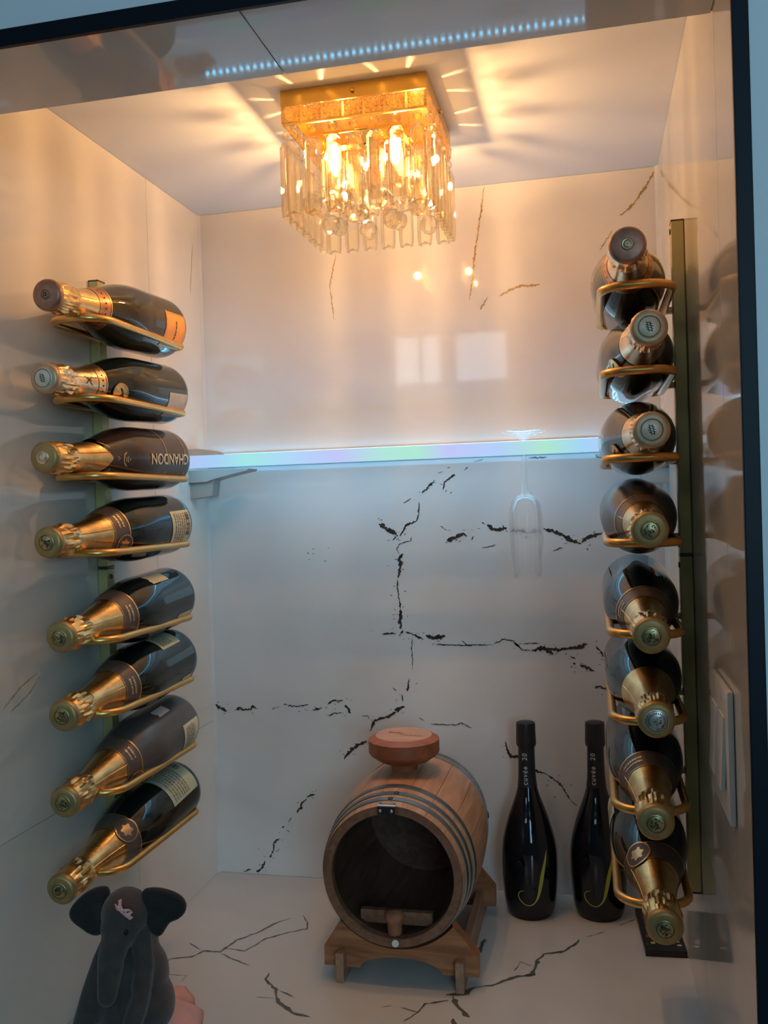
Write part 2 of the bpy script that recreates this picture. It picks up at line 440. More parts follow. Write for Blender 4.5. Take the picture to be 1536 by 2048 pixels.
# ---- courses of the marble veins, metres on each surface: (width, points)
VEINS_LOW = [(3,[(-0.288,0.0017),(-0.2902,-0.0215),(-0.295,-0.033)]),(6,[(-0.2949,-0.0316),(-0.313,-0.0384),(-0.3177,-0.0485),(-0.3239,-0.0557)]),(9,[(-0.3608,-0.0343),(-0.3461,-0.0449),(-0.3342,-0.0496),(-0.327,-0.0571)]),(4,[(-0.3299,-0.057),(-0.3361,-0.0627)]),(2,[(-0.3032,-0.059),(-0.3048,-0.0648),(-0.3259,-0.0708),(-0.3297,-0.079),(-0.3249,-0.0878)]),(9,[(-0.3189,-0.0865),(-0.3261,-0.0966),(-0.324,-0.1054),(-0.3268,-0.12),(-0.3301,-0.1287)]),(4,[(-0.3302,-0.1317),(-0.3311,-0.1419),(-0.3299,-0.1522),(-0.3275,-0.1698),(-0.3264,-0.1844)]),(11,[(-0.3264,-0.1844),(-0.3276,-0.2049),(-0.3259,-0.2167)]),(4,[(-0.323,-0.2196),(-0.3302,-0.2299)]),(4,[(-0.3608,-0.2261),(-0.3366,-0.2249)]),(5,[(-0.3186,-0.2225),(-0.3039,-0.2269),(-0.2878,-0.2347)]),(10,[(-0.2832,-0.2283),(-0.2686,-0.2326),(-0.2494,-0.2296)]),(3,[(-0.2674,-0.2433),(-0.2338,-0.2449),(-0.1703,-0.2437)]),(3,[(-0.222,-0.2368),(-0.2121,-0.2448)]),(3,[(-0.1674,-0.2423),(-0.1501,-0.2342),(-0.1346,-0.2364),(-0.1291,-0.2435),(-0.1195,-0.252),(-0.1041,-0.2533)]),(6,[(-0.1333,-0.2407),(-0.1236,-0.2463)]),(11,[(-0.1041,-0.2533),(-0.083,-0.2481),(-0.0694,-0.2587)]),(7,[(-0.0775,-0.2489),(-0.0581,-0.2516),(-0.025,-0.2466),(-0.0125,-0.2409)]),(2,[(-0.1192,-0.242),(-0.0911,-0.2405)]),(4,[(-0.0418,-0.2613),(-0.0337,-0.2661)]),(5,[(-0.0372,-0.274),(-0.0334,-0.2753)]),(7,[(-0.0258,-0.2767),(-0.0123,-0.2821),(-0.0029,-0.2868)]),(4,[(0.001,-0.2456),(0.0102,-0.2567),(0.0192,-0.2734)]),(5,[(-0.0036,-0.3128),(0.006,-0.3118),(0.0193,-0.318)]),(2,[(-0.307,-0.2312),(-0.3091,-0.2517),(-0.3077,-0.2751),(-0.3087,-0.2868)]),(5,[(-0.3151,-0.303),(-0.3188,-0.325)]),(3,[(-0.3441,-0.3196),(-0.3382,-0.3239)]),(3,[(-0.3286,-0.3311),(-0.3268,-0.3428)]),(5,[(-0.3423,-0.3578),(-0.3241,-0.3515)]),(10,[(-0.2416,-0.0656),(-0.2283,-0.0612),(-0.2136,-0.0546),(-0.208,-0.0596)]),(3,[(-0.1995,-0.0656),(-0.1959,-0.0585)]),(2,[(-0.2525,-0.0413),(-0.2425,-0.0482)]),(9,[(-0.173,-0.0404),(-0.166,-0.0463),(-0.159,-0.0501),(-0.1404,-0.0469)]),(3,[(-0.182,-0.0359),(-0.1772,-0.0388)]),(7,[(-0.1335,-0.0519),(-0.1222,-0.0516),(-0.1096,-0.0541)]),(9,[(-0.0787,-0.0497),(-0.0609,-0.0552),(-0.0445,-0.0632),(-0.031,-0.0719),(-0.0175,-0.0764)]),(8,[(-0.0174,-0.0736),(-0.009,-0.0667),(0.0156,-0.0589)]),(2,[(-0.1813,-0.0803),(-0.1597,-0.075)]),(2,[(-0.0645,-0.0867),(-0.0478,-0.0814)]),(2,[(-0.0067,-0.0794),(-0.0018,-0.0797)]),(3,[(-0.0095,-0.0835),(-0.0082,-0.0869)]),(5,[(-0.2825,0.0163),(-0.2595,0.0376)]),(5,[(-0.2461,0.02),(-0.2422,0.0345),(-0.2246,0.0461)]),(2,[(-0.2541,0.0496),(-0.2442,0.0517)]),(3,[(-0.2097,0.0528),(-0.2023,0.0574)]),(2,[(-0.1922,0.0667),(-0.1751,0.0699)]),(2,[(-0.3156,0.0001),(-0.3028,0.0071)]),(3,[(-0.1009,0.0688),(-0.0703,0.069)]),(3,[(-0.4926,-0.0833),(-0.4894,-0.0834)]),(4,[(-0.482,-0.0845),(-0.4794,-0.0846)]),(9,[(-0.6758,-0.3547),(-0.668,-0.3598),(-0.6546,-0.3666)]),(5,[(-0.6386,-0.3645),(-0.6272,-0.3601),(-0.6217,-0.3638),(-0.6082,-0.3618),(-0.6036,-0.357),(-0.5948,-0.3615)]),(3,[(-0.5446,-0.3516),(-0.5369,-0.3523)]),(4,[(-0.537,-0.3544),(-0.5195,-0.3553),(-0.4987,-0.3516)]),(1.5,[(-0.567,-0.3609),(-0.5524,-0.3564)]),(5,[(-0.4914,-0.3614),(-0.4739,-0.3575)]),(4,[(-0.4629,-0.3504),(-0.4541,-0.3437),(-0.4338,-0.3437)]),(7,[(-0.4308,-0.3508),(-0.4257,-0.358),(-0.4217,-0.3651)]),(3,[(-0.4625,-0.3712),(-0.4505,-0.3657),(-0.4377,-0.3654)]),(2,[(-0.4017,-0.3698),(-0.3911,-0.3695),(-0.3881,-0.3746)]),(8,[(-0.436,-0.4459),(-0.4227,-0.43),(-0.4097,-0.4214),(-0.3936,-0.4137)]),(5,[(-0.4908,-0.5102),(-0.5073,-0.5161)]),(6,[(-0.5074,-0.5203),(-0.5141,-0.5248),(-0.5188,-0.5355),(-0.5268,-0.5452)]),(3,[(-0.537,-0.5552),(-0.5428,-0.5628)]),(4,[(-0.5507,-0.5695),(-0.5553,-0.575)]),(4,[(-0.5592,-0.5931),(-0.5716,-0.6011),(-0.5715,-0.6116),(-0.5768,-0.6225)]),(6,[(-0.5768,-0.6225),(-0.5797,-0.629)]),(7,[(-0.5895,-0.6359),(-0.5978,-0.6512),(-0.6058,-0.6549)]),(3,[(-0.6316,-0.6565),(-0.6157,-0.6512)]),(6,[(-0.3293,-0.3552),(-0.3536,-0.3693),(-0.3779,-0.3773),(-0.3874,-0.3961)]),(2,[(-0.2998,-0.3705),(-0.2901,-0.3752)]),(3,[(-0.2791,-0.381),(-0.2337,-0.3811),(-0.2263,-0.3773),(-0.2084,-0.3865)]),(6,[(-0.1529,-0.4064),(-0.1494,-0.4222),(-0.1439,-0.4329),(-0.1331,-0.4325),(-0.1137,-0.4388),(-0.1026,-0.4561),(-0.0872,-0.4585)]),(4,[(-0.0872,-0.4585),(-0.0758,-0.4669),(-0.0636,-0.4753),(-0.0535,-0.4915),(-0.0471,-0.503)]),(2,[(-0.0471,-0.503),(-0.0368,-0.5103)]),(3,[(-0.0747,-0.4963),(-0.0709,-0.4985)]),]
VEINS_UP = [(3,[(-0.1612,0.526),(-0.1696,0.4724),(-0.1795,0.4229),(-0.1852,0.3729),(-0.1921,0.3398)]),(4,[(-0.1398,0.3423),(-0.1229,0.3509),(-0.1061,0.3562),(-0.0732,0.3551)]),(2,[(-0.174,0.3215),(-0.1608,0.3415)]),(4,[(0.1131,0.5231),(0.0985,0.4982),(0.0782,0.472),(0.0582,0.4562)]),(2,[(0.0458,0.4347),(0.0251,0.4041)]),(2,[(-0.4225,0.4366),(-0.435,0.3853),(-0.4297,0.3238)]),]
VEINS_COUNTER = [(4,[(-0.6228,1.2018),(-0.6234,1.2189),(-0.5928,1.2307),(-0.5833,1.25),(-0.5578,1.2513),(-0.5472,1.2886),(-0.5219,1.3193),(-0.5086,1.349),(-0.4891,1.3715)]),(3,[(-0.552,1.2622),(-0.5222,1.2591),(-0.5043,1.3009),(-0.4783,1.3242),(-0.4522,1.3415),(-0.4564,1.363),(-0.4719,1.3858)]),(2,[(-0.5866,1.2515),(-0.6159,1.2691)]),(3,[(-0.5558,1.2467),(-0.5267,1.2321),(-0.4994,1.2206)]),(5,[(-0.4641,1.2054),(-0.4625,1.1879),(-0.4401,1.1659),(-0.4247,1.1357),(-0.3971,1.1146),(-0.3734,1.1096)]),(2,[(-0.4379,1.1662),(-0.4097,1.152)]),(1.5,[(-0.4599,1.1434),(-0.4345,1.1437)]),(6,[(-0.174,1.3548),(-0.1774,1.3093)]),(6,[(-0.1714,1.2157),(-0.1504,1.2252),(-0.1217,1.2515),(-0.0979,1.2625),(-0.0936,1.3041),(-0.0853,1.3226),(-0.0556,1.3362),(-0.0397,1.3615),(-0.0351,1.3755)]),(1.5,[(-0.0257,1.3842),(0.0032,1.4067)]),(2,[(0.023,1.4292),(0.0483,1.4553)]),(2,[(-0.0993,1.2847),(-0.1159,1.2939),(-0.123,1.2672)]),(9,[(-0.1714,1.2157),(-0.1865,1.1966),(-0.2077,1.1914)]),(9,[(-0.1988,1.1905),(-0.1858,1.1611),(-0.1707,1.1433)]),(4,[(-0.2034,1.1776),(-0.2317,1.1649),(-0.2366,1.1447),(-0.2615,1.1504)]),(2,[(-0.2352,1.1487),(-0.2509,1.1197)]),(1.5,[(-0.2871,1.1475),(-0.2732,1.1538)]),(8,[(-0.1908,1.1375),(-0.1861,1.1201)]),(1.2,[(-0.61,1.1772),(-0.5764,1.1793),(-0.5771,1.1703),(-0.5778,1.1614)]),]
VEINS_LEFT = [(3,[(0.9315,-0.2279),(0.966,-0.2086),(1.0021,-0.1972)]),(2,[(0.9452,-0.2341),(0.9854,-0.2187),(1.0071,-0.2013)]),(2,[(1.5011,0.4701),(1.4963,0.4334),(1.4859,0.3781)]),]

# ---------------------------------------------------------------- the setting: niche shell
rv = random.Random(3)
TG = 0.0005          # half joint between tiles

def tiles(parent, rects, make, material):
    out = []
    for r in rects:
        mb = MB(); make(mb, *r)
        out.append(mb.build('tile', material, parent, smooth=False))
    return out

# back wall
wb = struct(MB().box(XL - 0.05, XR + 0.05, YB + 0.0015, YB + 0.07, ZF - 0.05, ZC + 0.02).build('wall_back', M['grout'], smooth=False))
def mk_back(mb, x0, x1, z0, z1):
    mb.box(x0 + TG, x1 - TG, YB, YB + 0.01, z0 + TG, z1 - TG)
bt = tiles(wb, [(XL, XR, ZF, 0.0735), (XL, XR, 0.0735, ZC)], mk_back, M['tile'])
vein_mesh('marble_vein', VEINS_LOW, lambda p: (p.x, YB - 0.0004, p.y), 0.00084 * 1.0, M['vein'], bt[0], rv, 0.0020, True, (XL + .004, XR - .004, ZF + .002, 0.066))
vein_mesh('marble_vein', VEINS_UP, lambda p: (p.x, YB - 0.0004, p.y), 0.00115, M['vein_gold'], bt[1], rv)

# left wall
wl = struct(MB().box(XL - 0.07, XL - 0.0015, YF + 0.02, YB + 0.05, ZF - 0.05, ZC + 0.02).build('wall_left', M['grout'], smooth=False))
def mk_left(mb, y0, y1, z0, z1):
    mb.box(XL - 0.01, XL, y0 + TG, y1 - TG, z0 + TG, z1 - TG)
lt = tiles(wl, [(YF + 0.003, 1.3323, -0.3835, ZC), (1.3323, YB, -0.3835, ZC), (YF + 0.003, 1.2412, ZF, -0.3835), (1.2412, YB, ZF, -0.3835)], mk_left, M['tile_side'])
vein_mesh('marble_vein', VEINS_LEFT[:2], lambda p: (XL + 0.0004, p.x, p.y), 0.0006, M['vein_gold'], lt[0], rv)
vein_mesh('marble_vein', VEINS_LEFT[2:], lambda p: (XL + 0.0004, p.x, p.y), 0.0008, M['vein_gold'], lt[1], rv)

# right wall
wr_ = struct(MB().box(XR + 0.0015, XR + 0.07, YF + 0.02, YB + 0.05, ZF - 0.05, ZC + 0.02).build('wall_right', M['grout'], smooth=False))
def mk_right(mb, y0, y1, z0, z1):
    mb.box(XR, XR + 0.01, y0 + TG, y1 - TG, z0 + TG, z1 - TG)
tiles(wr_, [(YF + 0.003, 0.862, -0.394, ZC), (0.862, YB, -0.394, ZC), (YF + 0.003, 1.1292, ZF, -0.394), (1.1292, YB, ZF, -0.394)], mk_right, M['tile_side'])

# caulked corners of the back wall
for k, x in ((1, XL), (2, XR)):
    s = 1 if k == 1 else -1
    struct(MB().prism([(x, YB), (x + s * 0.0045, YB), (x, YB - 0.0045)], ZF, ZC).build('trim_%d' % k, M['tile'], smooth=False))

# ceiling, soffit, counter
struct(MB().box(XL - 0.06, XR + 0.06, YS - 0.03, YB + 0.06, ZC, ZC + 0.05).build('ceiling', M['ceiling'], smooth=False))
sof = struct(MB().box(XL - 0.06, XR + 0.06, YF + 0.02, YS, ZS + 0.0015, ZC + 0.05).build('soffit', M['grout'], smooth=False))
for x0, x1 in ((XL, -0.2887), (-0.2887, XR)):
    MB().box(x0 + TG * 1.6, x1 - TG * 1.6, YF + 0.003, YS + 0.0005, ZS, ZS + 0.01).build('tile', M['tile'], sof, smooth=False)
ct = struct(MB().box(XL - 0.05, XR + 0.05, YF - 0.004, YB + 0.05, ZF - 0.035, ZF).build('counter', M['counter'], smooth=False))
vein_mesh('marble_vein', VEINS_COUNTER, lambda p: (p.x, p.y, ZF + 0.0003), 0.0011, M['vein_grey'], ct, rv, 0.006)

# black metal edge trim round the opening and the white wall it sits in
fw = 0.0125
for k, b in ((3, (XR - 0.0025, XR + fw - 0.0025, ZF - 0.05, ZS + fw + 0.003)), (4, (XL - fw + 0.0025, XL + 0.0025, ZF - 0.05, ZS + fw + 0.003)),
             (5, (XL + 0.0025, XR - 0.0025, ZS - 0.0005, ZS + fw + 0.003))):
    struct(MB().box(b[0], b[1], YF - 0.003, YF + 0.0025, b[2], b[3], 0.0008).build('trim_%d' % k, M['black_trim'], smooth=False))
RX0, RX1, RY0, RZ0, RZ1 = -2.4, 2.4, -2.6, -1.55, 1.15
wf = MB()
wf.box(RX0, XL - 0.0105, YF, YF + 0.02, RZ0, RZ1)
wf.box(XR + 0.0105, RX1, YF, YF + 0.02, RZ0, RZ1)
wf.box(XL - 0.0105, XR + 0.0105, YF, YF + 0.02, ZS + 0.0105, RZ1)
wf.box(XL - 0.0105, XR + 0.0105, YF, YF + 0.02, RZ0, ZF - 0.036)
struct(wf.build('wall_front', M['white_wall'], smooth=False))

# the room the photograph is taken from
struct(MB().box(RX0 - 0.1, RX1 + 0.1, RY0 - 0.1, YF + 0.02, RZ0 - 0.1, RZ0).build('floor', M['room_floor'], smooth=False))
struct(MB().box(RX0 - 0.1, RX1 + 0.1, RY0 - 0.1, YF + 0.02, RZ1, RZ1 + 0.1).build('ceiling_room', M['white_wall'], smooth=False))
struct(MB().box(RX0 - 0.1, RX0, RY0, YF, RZ0, RZ1).build('wall_room_left', M['room_wall'], smooth=False))
struct(MB().box(RX1, RX1 + 0.1, RY0, YF, RZ0, RZ1).build('wall_room_right', M['room_wall'], smooth=False))
struct(MB().box(RX0, RX1, RY0 - 0.1, RY0, RZ0, RZ1).build('wall_room_back', M['room_wall'], smooth=False))
for k, (cx, cz, w, h_) in enumerate(((1.25, 0.45, 1.1, 1.1), (-1.04, 0.895, 0.28, 0.29), (-0.64, 0.895, 0.31, 0.29))):  # the large first window is added to go with the daylight fill
    mb = MB(); t = 0.03
    for b in ((cx - w / 2 - t, cx - w / 2, cz - h_ / 2 - t, cz + h_ / 2 + t), (cx + w / 2, cx + w / 2 + t, cz - h_ / 2 - t, cz + h_ / 2 + t),
              (cx - w / 2, cx + w / 2, cz + h_ / 2, cz + h_ / 2 + t), (cx - w / 2, cx + w / 2, cz - h_ / 2 - t, cz - h_ / 2)):
        mb.box(b[0], b[1], RY0, RY0 + 0.05, b[2], b[3])
    if k == 1:
        mb.box(-1.030, -1.006, RY0, RY0 + 0.06, cz - h_ / 2, cz + h_ / 2)
    wfr = struct(mb.build('window_%d' % (k + 1), M['win_frame'], smooth=False))
    MB().box(cx - w / 2, cx + w / 2, RY0 + 0.005, RY0 + 0.01, cz - h_ / 2, cz + h_ / 2).build('pane', M['acrylic'], wfr, smooth=False)

# ---------------------------------------------------------------- lit shelf
SZ0, SZ1, SY0 = 0.0758, 0.0885, 1.402
GX, GY = -0.1007, 1.430          # where the wine glass hangs
def rainbow(name, strength):
    m, nt, b = new_mat(name)
    geo = nt.nodes.new('ShaderNodeNewGeometry'); sp = nt.nodes.new('ShaderNodeSeparateXYZ')
    nt.links.new(geo.outputs['Position'], sp.inputs[0])
    mr = nt.nodes.new('ShaderNodeMapRange'); mr.inputs['From Min'].default_value = XL; mr.inputs['From Max'].default_value = XR
    nt.links.new(sp.outputs['X'], mr.inputs['Value'])
    r = nt.nodes.new('ShaderNodeValToRGB'); cr = r.color_ramp
    stops = [(0.0, (.44, .52, .88)), (.09, (.36, .62, .92)), (.16, (.34, .80, .80)), (.27, (.42, .66, .95)), (.36, (.52, .56, .95)), (.45, (.40, .78, .70)),
             (.52, (.38, .80, .64)), (.58, (.50, .56, .94)), (.68, (.42, .62, .95)), (.77, (.40, .80, .62)), (.84, (.36, .66, .95)), (.92, (.52, .54, .95)), (1.0, (.40, .64, .95))]
    cr.elements[0].position, cr.elements[0].color = stops[0][0], (*stops[0][1], 1)
    cr.elements[1].position, cr.elements[1].color = stops[-1][0], (*stops[-1][1], 1)
    for p, c in stops[1:-1]:
        e = cr.elements.new(p); e.color = (*c, 1)
    nt.links.new(mr.outputs[0], r.inputs['Fac'])
    nt.links.new(r.outputs['Color'], b.inputs['Emission Color'])
    b.inputs['Base Color'].default_value = (0.06, 0.06, 0.07, 1)
    b.inputs['Emission Strength'].default_value = strength
    b.inputs['Roughness'].default_value = 0.08
    return m
def edge_lit(name, color, strength):
    """clear acrylic that lets light through and gives off the light fed into its edge"""
    m, nt, b = new_mat(name); nt.nodes.remove(b)
    t = nt.nodes.new('ShaderNodeBsdfTransparent'); t.inputs['Color'].default_value = (0.93, 0.97, 1.0, 1)
    g = nt.nodes.new('ShaderNodeBsdfGlossy'); g.inputs['Roughness'].default_value = 0.03
    fr = nt.nodes.new('ShaderNodeFresnel'); fr.inputs['IOR'].default_value = 1.3
    mx = nt.nodes.new('ShaderNodeMixShader'); e = nt.nodes.new('ShaderNodeEmission'); ad = nt.nodes.new('ShaderNodeAddShader')
    e.inputs['Color'].default_value = (*color, 1); e.inputs['Strength'].default_value = strength
    nt.links.new(fr.outputs[0], mx.inputs[0]); nt.links.new(t.outputs[0], mx.inputs[1]); nt.links.new(g.outputs[0], mx.inputs[2])
    nt.links.new(mx.outputs[0], ad.inputs[0]); nt.links.new(e.outputs[0], ad.inputs[1])
    nt.links.new(ad.outputs[0], nt.nodes['Material Output'].inputs['Surface'])
    return m
M['shelf_glow'] = edge_lit('edge_lit_shelf', (0.30, 0.68, 1.0), 0.62)
M['hidden_led_bar'] = emit('hidden_led_bar', (0.13, 0.58, 1.0), 7.0)
M['edge_glow'] = rainbow('edge_lit_front', 0.98)
M['led'] = emit('led_chip', (0.18, 0.62, 1.0), 16.0)
shelf = thing('lit_shelf', 'long acrylic shelf glowing pale blue along the back wall', 'shelf', (0, 0, 0))
# plate with a round opening for the stem of the glass
bm = bmesh.new()
ring = []
nseg = 24
outer = [(XL + 0.001, SY0 + 0.004), (GX, SY0 + 0.004), (XR - 0.001, SY0 + 0.004), (XR - 0.001, GY), (XR - 0.001, YB - 0.001), (GX, YB - 0.001), (XL + 0.001, YB - 0.001), (XL + 0.001, GY)]
mbp = MB()
angs = [2 * PI * i / nseg for i in range(nseg)]
vs = []; fs = []
def rect_hit(a):
    dx, dy = math.cos(a), math.sin(a); best = 1e9
    for lim, d, o in ((XR - 0.001 - GX, dx, 1), (XL + 0.001 - GX, dx, 0), (YB - 0.001 - GY, dy, 1), (SY0 + 0.004 - GY, dy, 0)):
        if abs(d) > 1e-9 and lim / d > 0:
            best = min(best, lim / d)
    return GX + dx * best, GY + dy * best
corner_angs = [math.atan2(y - GY, x - GX) % (2 * PI) for x in (XL + 0.001, XR - 0.001) for y in (SY0 + 0.004, YB - 0.001)]
angs = sorted(set([round(a, 6) for a in angs + corner_angs]))
n = len(angs)
for z in (SZ0, SZ1):
    for a in angs:
        vs.append((GX + 0.0085 * math.cos(a), GY + 0.0085 * math.sin(a), z))
    for a in angs:
        x, y = rect_hit(a); vs.append((x, y, z))
for i in range(n):
    j = (i + 1) % n
    fs += [(i, n + i, n + j, j), (2 * n + i, 2 * n + j, 3 * n + j, 3 * n + i), (i, j, 2 * n + j, 2 * n + i), (n + i, 3 * n + i, 3 * n + j, n + j)]
mbp.add(vs, fs)
mbp.build('shelf_plate', M['shelf_glow'], shelf, smooth=False)
bm.free()
MB().box(XL + 0.001, XR - 0.001, SY0, SY0 + 0.004, 0.0690, 0.0894, 0.0004).build('front_edge', M['edge_glow'], shelf, smooth=False)
strip = MB().box(XL + 0.02, XR - 0.02, YB - 0.012, YB - 0.002, SZ1 + 0.0002, SZ1 + 0.002).box(XL + 0.02, XR - 0.02, YB - 0.0024, YB - 0.001, SZ1 + 0.002, SZ1 + 0.010).build('led_strip', M['plastic_white'], shelf, smooth=False)  # upright rear lip added to keep the chips' light off the wall
MB().box(XL + 0.012, XR - 0.012, SY0 + 0.0055, SY0 + 0.0155, 0.0705, SZ0 - 0.0004, 0.0003).build('hidden_led_bar', M['hidden_led_bar'], shelf, smooth=False)  # added glowing bar, unseen behind the front edge, lights wall and bottles
chip_me = None
for i in range(58):
    x = XL + 0.03 + i * (XR - XL - 0.06) / 57
    if chip_me is None:
        o = MB().box(-0.0024, 0.0024, -0.0024, 0.0024, 0, 0.0016).build('led_chip', M['led'], strip, smooth=False); chip_me = o.data
    else:
        o = link(bpy.data.objects.new('led_chip', chip_me), strip)
    o.location = (x, YB - 0.007, SZ1 + 0.002)

def bracket(side):
    x = XL if side < 0 else XR
    s = 1 if side < 0 else -1
    lab = 'beige cantilever clamp holding the left end of the glowing shelf' if side < 0 else 'beige cantilever clamp under the right end of the glowing shelf'
    t = thing('shelf_bracket', lab, 'bracket', (x, 1.455, 0), 'brackets of the glowing shelf')
    # lower arm, tapering away from the wall
    top = SZ0 - 0.0085
    arm = [(0, 0.046), (0.034, 0.047)] + [(0.034 + 0.074 * k / 8, 0.047 + (top - 0.0035 - 0.047) * (k / 8) ** 0.8) for k in range(1, 9)] + [(0.110, top), (0, top)]
    mtx = Matrix.Rotation(PI / 2, 4, 'X')
    def pr(out, y0, y1):
        m = MB(); pts = [(s * px, pz) for px, pz in out]
        if s < 0:
            pts = pts[::-1]
        nn = len(pts)
        vv = [(px, y0, pz) for px, pz in pts] + [(px, y1, pz) for px, pz in pts]
        ff = [tuple(range(nn)), tuple(reversed(range(nn, 2 * nn)))] + [((i + 1) % nn, i, nn + i, nn + (i + 1) % nn) for i in range(nn)]
        return m.add(vv, ff)
    pr(arm, 0.0, 0.045).build('arm', M['bracket'], t, angle=25)
    pr([(0, 0.018), (0.040, 0.0225), (0.044, 0.0505), (0, 0.049)], 0.006, 0.036).build('wall_block', M['bracket'], t, angle=25)
    lip = [(0, SZ1 + 0.0008), (0.060, SZ1 + 0.0008), (0.040, 0.1015), (0.018, 0.1045), (0, 0.1045)]
    pr(lip, 0.0, 0.045).build('upper_lip', M['bracket'], t, angle=25)
    return t
bracket(-1); bracket(1)

# ---------------------------------------------------------------- wine glass hung upside down
wg = thing('wine_glass', 'clear flute hanging upside down from the glowing shelf', 'wine glass', (GX, GY, 0))
foot = [(0.0001, 0.1052), (0.0335, 0.1068), (0.0342, 0.1060), (0.0330, 0.1048), (0.016, 0.1000), (0.0075, 0.0935), (0.0058, 0.0895)]
MB().lathe(foot, 40).build('foot', M['glass'], wg)
stem = [(0.0058, 0.0895), (0.0044, 0.080), (0.0040, 0.060), (0.0042, 0.030), (0.0055, 0.014), (0.0085, 0.0085)]
MB().lathe(stem, 24).build('stem', M['glass'], wg)
bo = [(0.0085, 0.0085), (0.0155, 0.0050), (0.0210, -0.0020), (0.0243, -0.0110), (0.0262, -0.0250), (0.0268, -0.0420), (0.0268, -0.058), (0.0258, -0.085), (0.0240, -0.110), (0.0232, -0.1215)]
bi = [(0.0222, -0.1215), (0.0230, -0.110), (0.0248, -0.085), (0.0258, -0.058), (0.0260, -0.042), (0.0254, -0.025), (0.0234, -0.0115), (0.0200, -0.0035), (0.0140, 0.0030), (0.0001, 0.0055)]
MB().lathe(bo + [(0.0227, -0.1225)] + bi, 48).build('bowl', M['glass'], wg)

# ---------------------------------------------------------------- crystal ceiling lamp
CX0, CX1, CY0, CY1 = -0.3732, -0.1830, 1.107, 1.297
ccx, ccy = (CX0 + CX1) / 2, (CY0 + CY1) / 2
HW = (CX1 - CX0) / 2
lamp = thing('ceiling_lamp', 'square gold ceiling lamp hung with crystal prisms', 'lamp', (ccx, ccy, ZC))
fr = MB()
z0, z1 = 0.5106 - ZC, -0.0005
def ring_box(mb, half, t, za, zb, bev=0.0):
    mb.box(-half, half, -half, -half + t, za, zb, bev); mb.box(-half, half, half - t, half, za, zb, bev)
    mb.box(-half, -half + t, -half + t, half - t, za, zb, bev); mb.box(half - t, half, -half + t, half - t, za, zb, bev)
fr.box(-HW + 0.002, HW - 0.002, -HW + 0.002, HW - 0.002, z1 - 0.003, z1)
ring_box(fr, HW, 0.0025, z0, z1)
fr.build('canopy', M['lamp_gold'], lamp, smooth=False)
for sx, sy in ((0, -1), (0, 1), (1, 0), (-1, 0)):
    m_ = Matrix.Translation((sx * HW, sy * HW, -0.011)) @ Vector((sx, sy, 0)).to_track_quat('Z', 'Y').to_matrix().to_4x4()
    MB().lathe([(0.0, 0.004), (0.002, 0.0035), (0.0032, 0.002), (0.0032, 0.0)], 12, m_).build('screw', M['lamp_gold'], lamp)
rz = 0.4885 - ZC
rail = MB(); ring_box(rail, HW - 0.0015, 0.003, rz - 0.0015, rz + 0.0015)
rail.build('lower_rail', M['lamp_gold'], lamp, smooth=False)
rail2 = MB(); ring_box(rail2, HW * 0.55, 0.003, rz - 0.0015, rz + 0.0015)
rail2.build('inner_rail', M['lamp_gold'], lamp, smooth=False)

def crystal_square(w, h, d):
    """flat square crystal with a raised four sided pyramid on each face"""
    a, b = w / 2, h / 2
    vs = [(-a, -d * .4, -b), (a, -d * .4, -b), (a, -d * .4, b), (-a, -d * .4, b), (-a, d * .4, -b), (a, d * .4, -b), (a, d * .4, b), (-a, d * .4, b),
          (0, -d, 0), (0, d, 0)]
    fs = [(0, 1, 8), (1, 2, 8), (2, 3, 8), (3, 0, 8), (5, 4, 9), (6, 5, 9), (7, 6, 9), (4, 7, 9), (0, 4, 5, 1), (1, 5, 6, 2), (2, 6, 7, 3), (3, 7, 4, 0)]
    return vs, fs
def crystal_prism(w, L, d):
    """long bevelled bar hanging from z=0 down to -L with a pyramid foot"""
    a, c = w / 2, w * 0.30
    sec = [(-a, 0), (-c, -d), (c, -d), (a, 0), (c, d), (-c, d)]
    vs = []; 
    for z, k in ((0, 0.55), (-0.006, 1.0), (-L + 0.010, 1.0), (-L, 0.86)):
        vs += [(x * k, y * k, z) for x, y in sec]
    vs.append((0, 0, -L + 0.006))
    fs = [tuple(range(6))]
    for j in range(3):
        for i in range(6):
            fs.append((j * 6 + i, (j + 1) * 6 + i, (j + 1) * 6 + (i + 1) % 6, j * 6 + (i + 1) % 6))
    for i in range(6):
        fs.append((18 + (i + 1) % 6, 18 + i, 24))
    return vs, fs
def octagon_bead(r, d):
    vs = []; fs = []
    for y, k in ((-d, 0.55), (0, 1.0), (d, 0.55)):
        for i in range(8):
            a = PI / 8 + i * PI / 4
            vs.append((r * k * math.cos(a), y, r * k * math.sin(a)))
    fs.append(tuple(range(8))); fs.append(tuple(reversed(range(16, 24))))
    for j in range(2):
        for i in range(8):
            fs.append((j * 8 + i, (j + 1) * 8 + i, (j + 1) * 8 + (i + 1) % 8, j * 8 + (i + 1) % 8))
    return vs, fs
def facet_ball(r):
    prof = [(0.0001, -r * 1.08), (r * .55, -r * .86), (r * .92, -r * .40), (r, 0), (r * .92, r * .40), (r * .55, r * .86), (0.0001, r * 1.0)]
    m = MB().lathe(prof, 10)
    return m.v, m.f
protos = {}
def crystal(name, key, geo, loc, rz_):
    if key not in protos:
        o = mesh_obj(name, geo[0], geo[1], M['crystal_cut' if key == 'sq' else 'crystal'], lamp, smooth=False); protos[key] = o.data
    else:
        o = link(bpy.data.objects.new(name, protos[key]), lamp)
    o.location = loc; o.rotation_euler = (0, 0, rz_)
    return o
pitch = 2 * HW / 7
LPR = 0.4840 - 0.3718
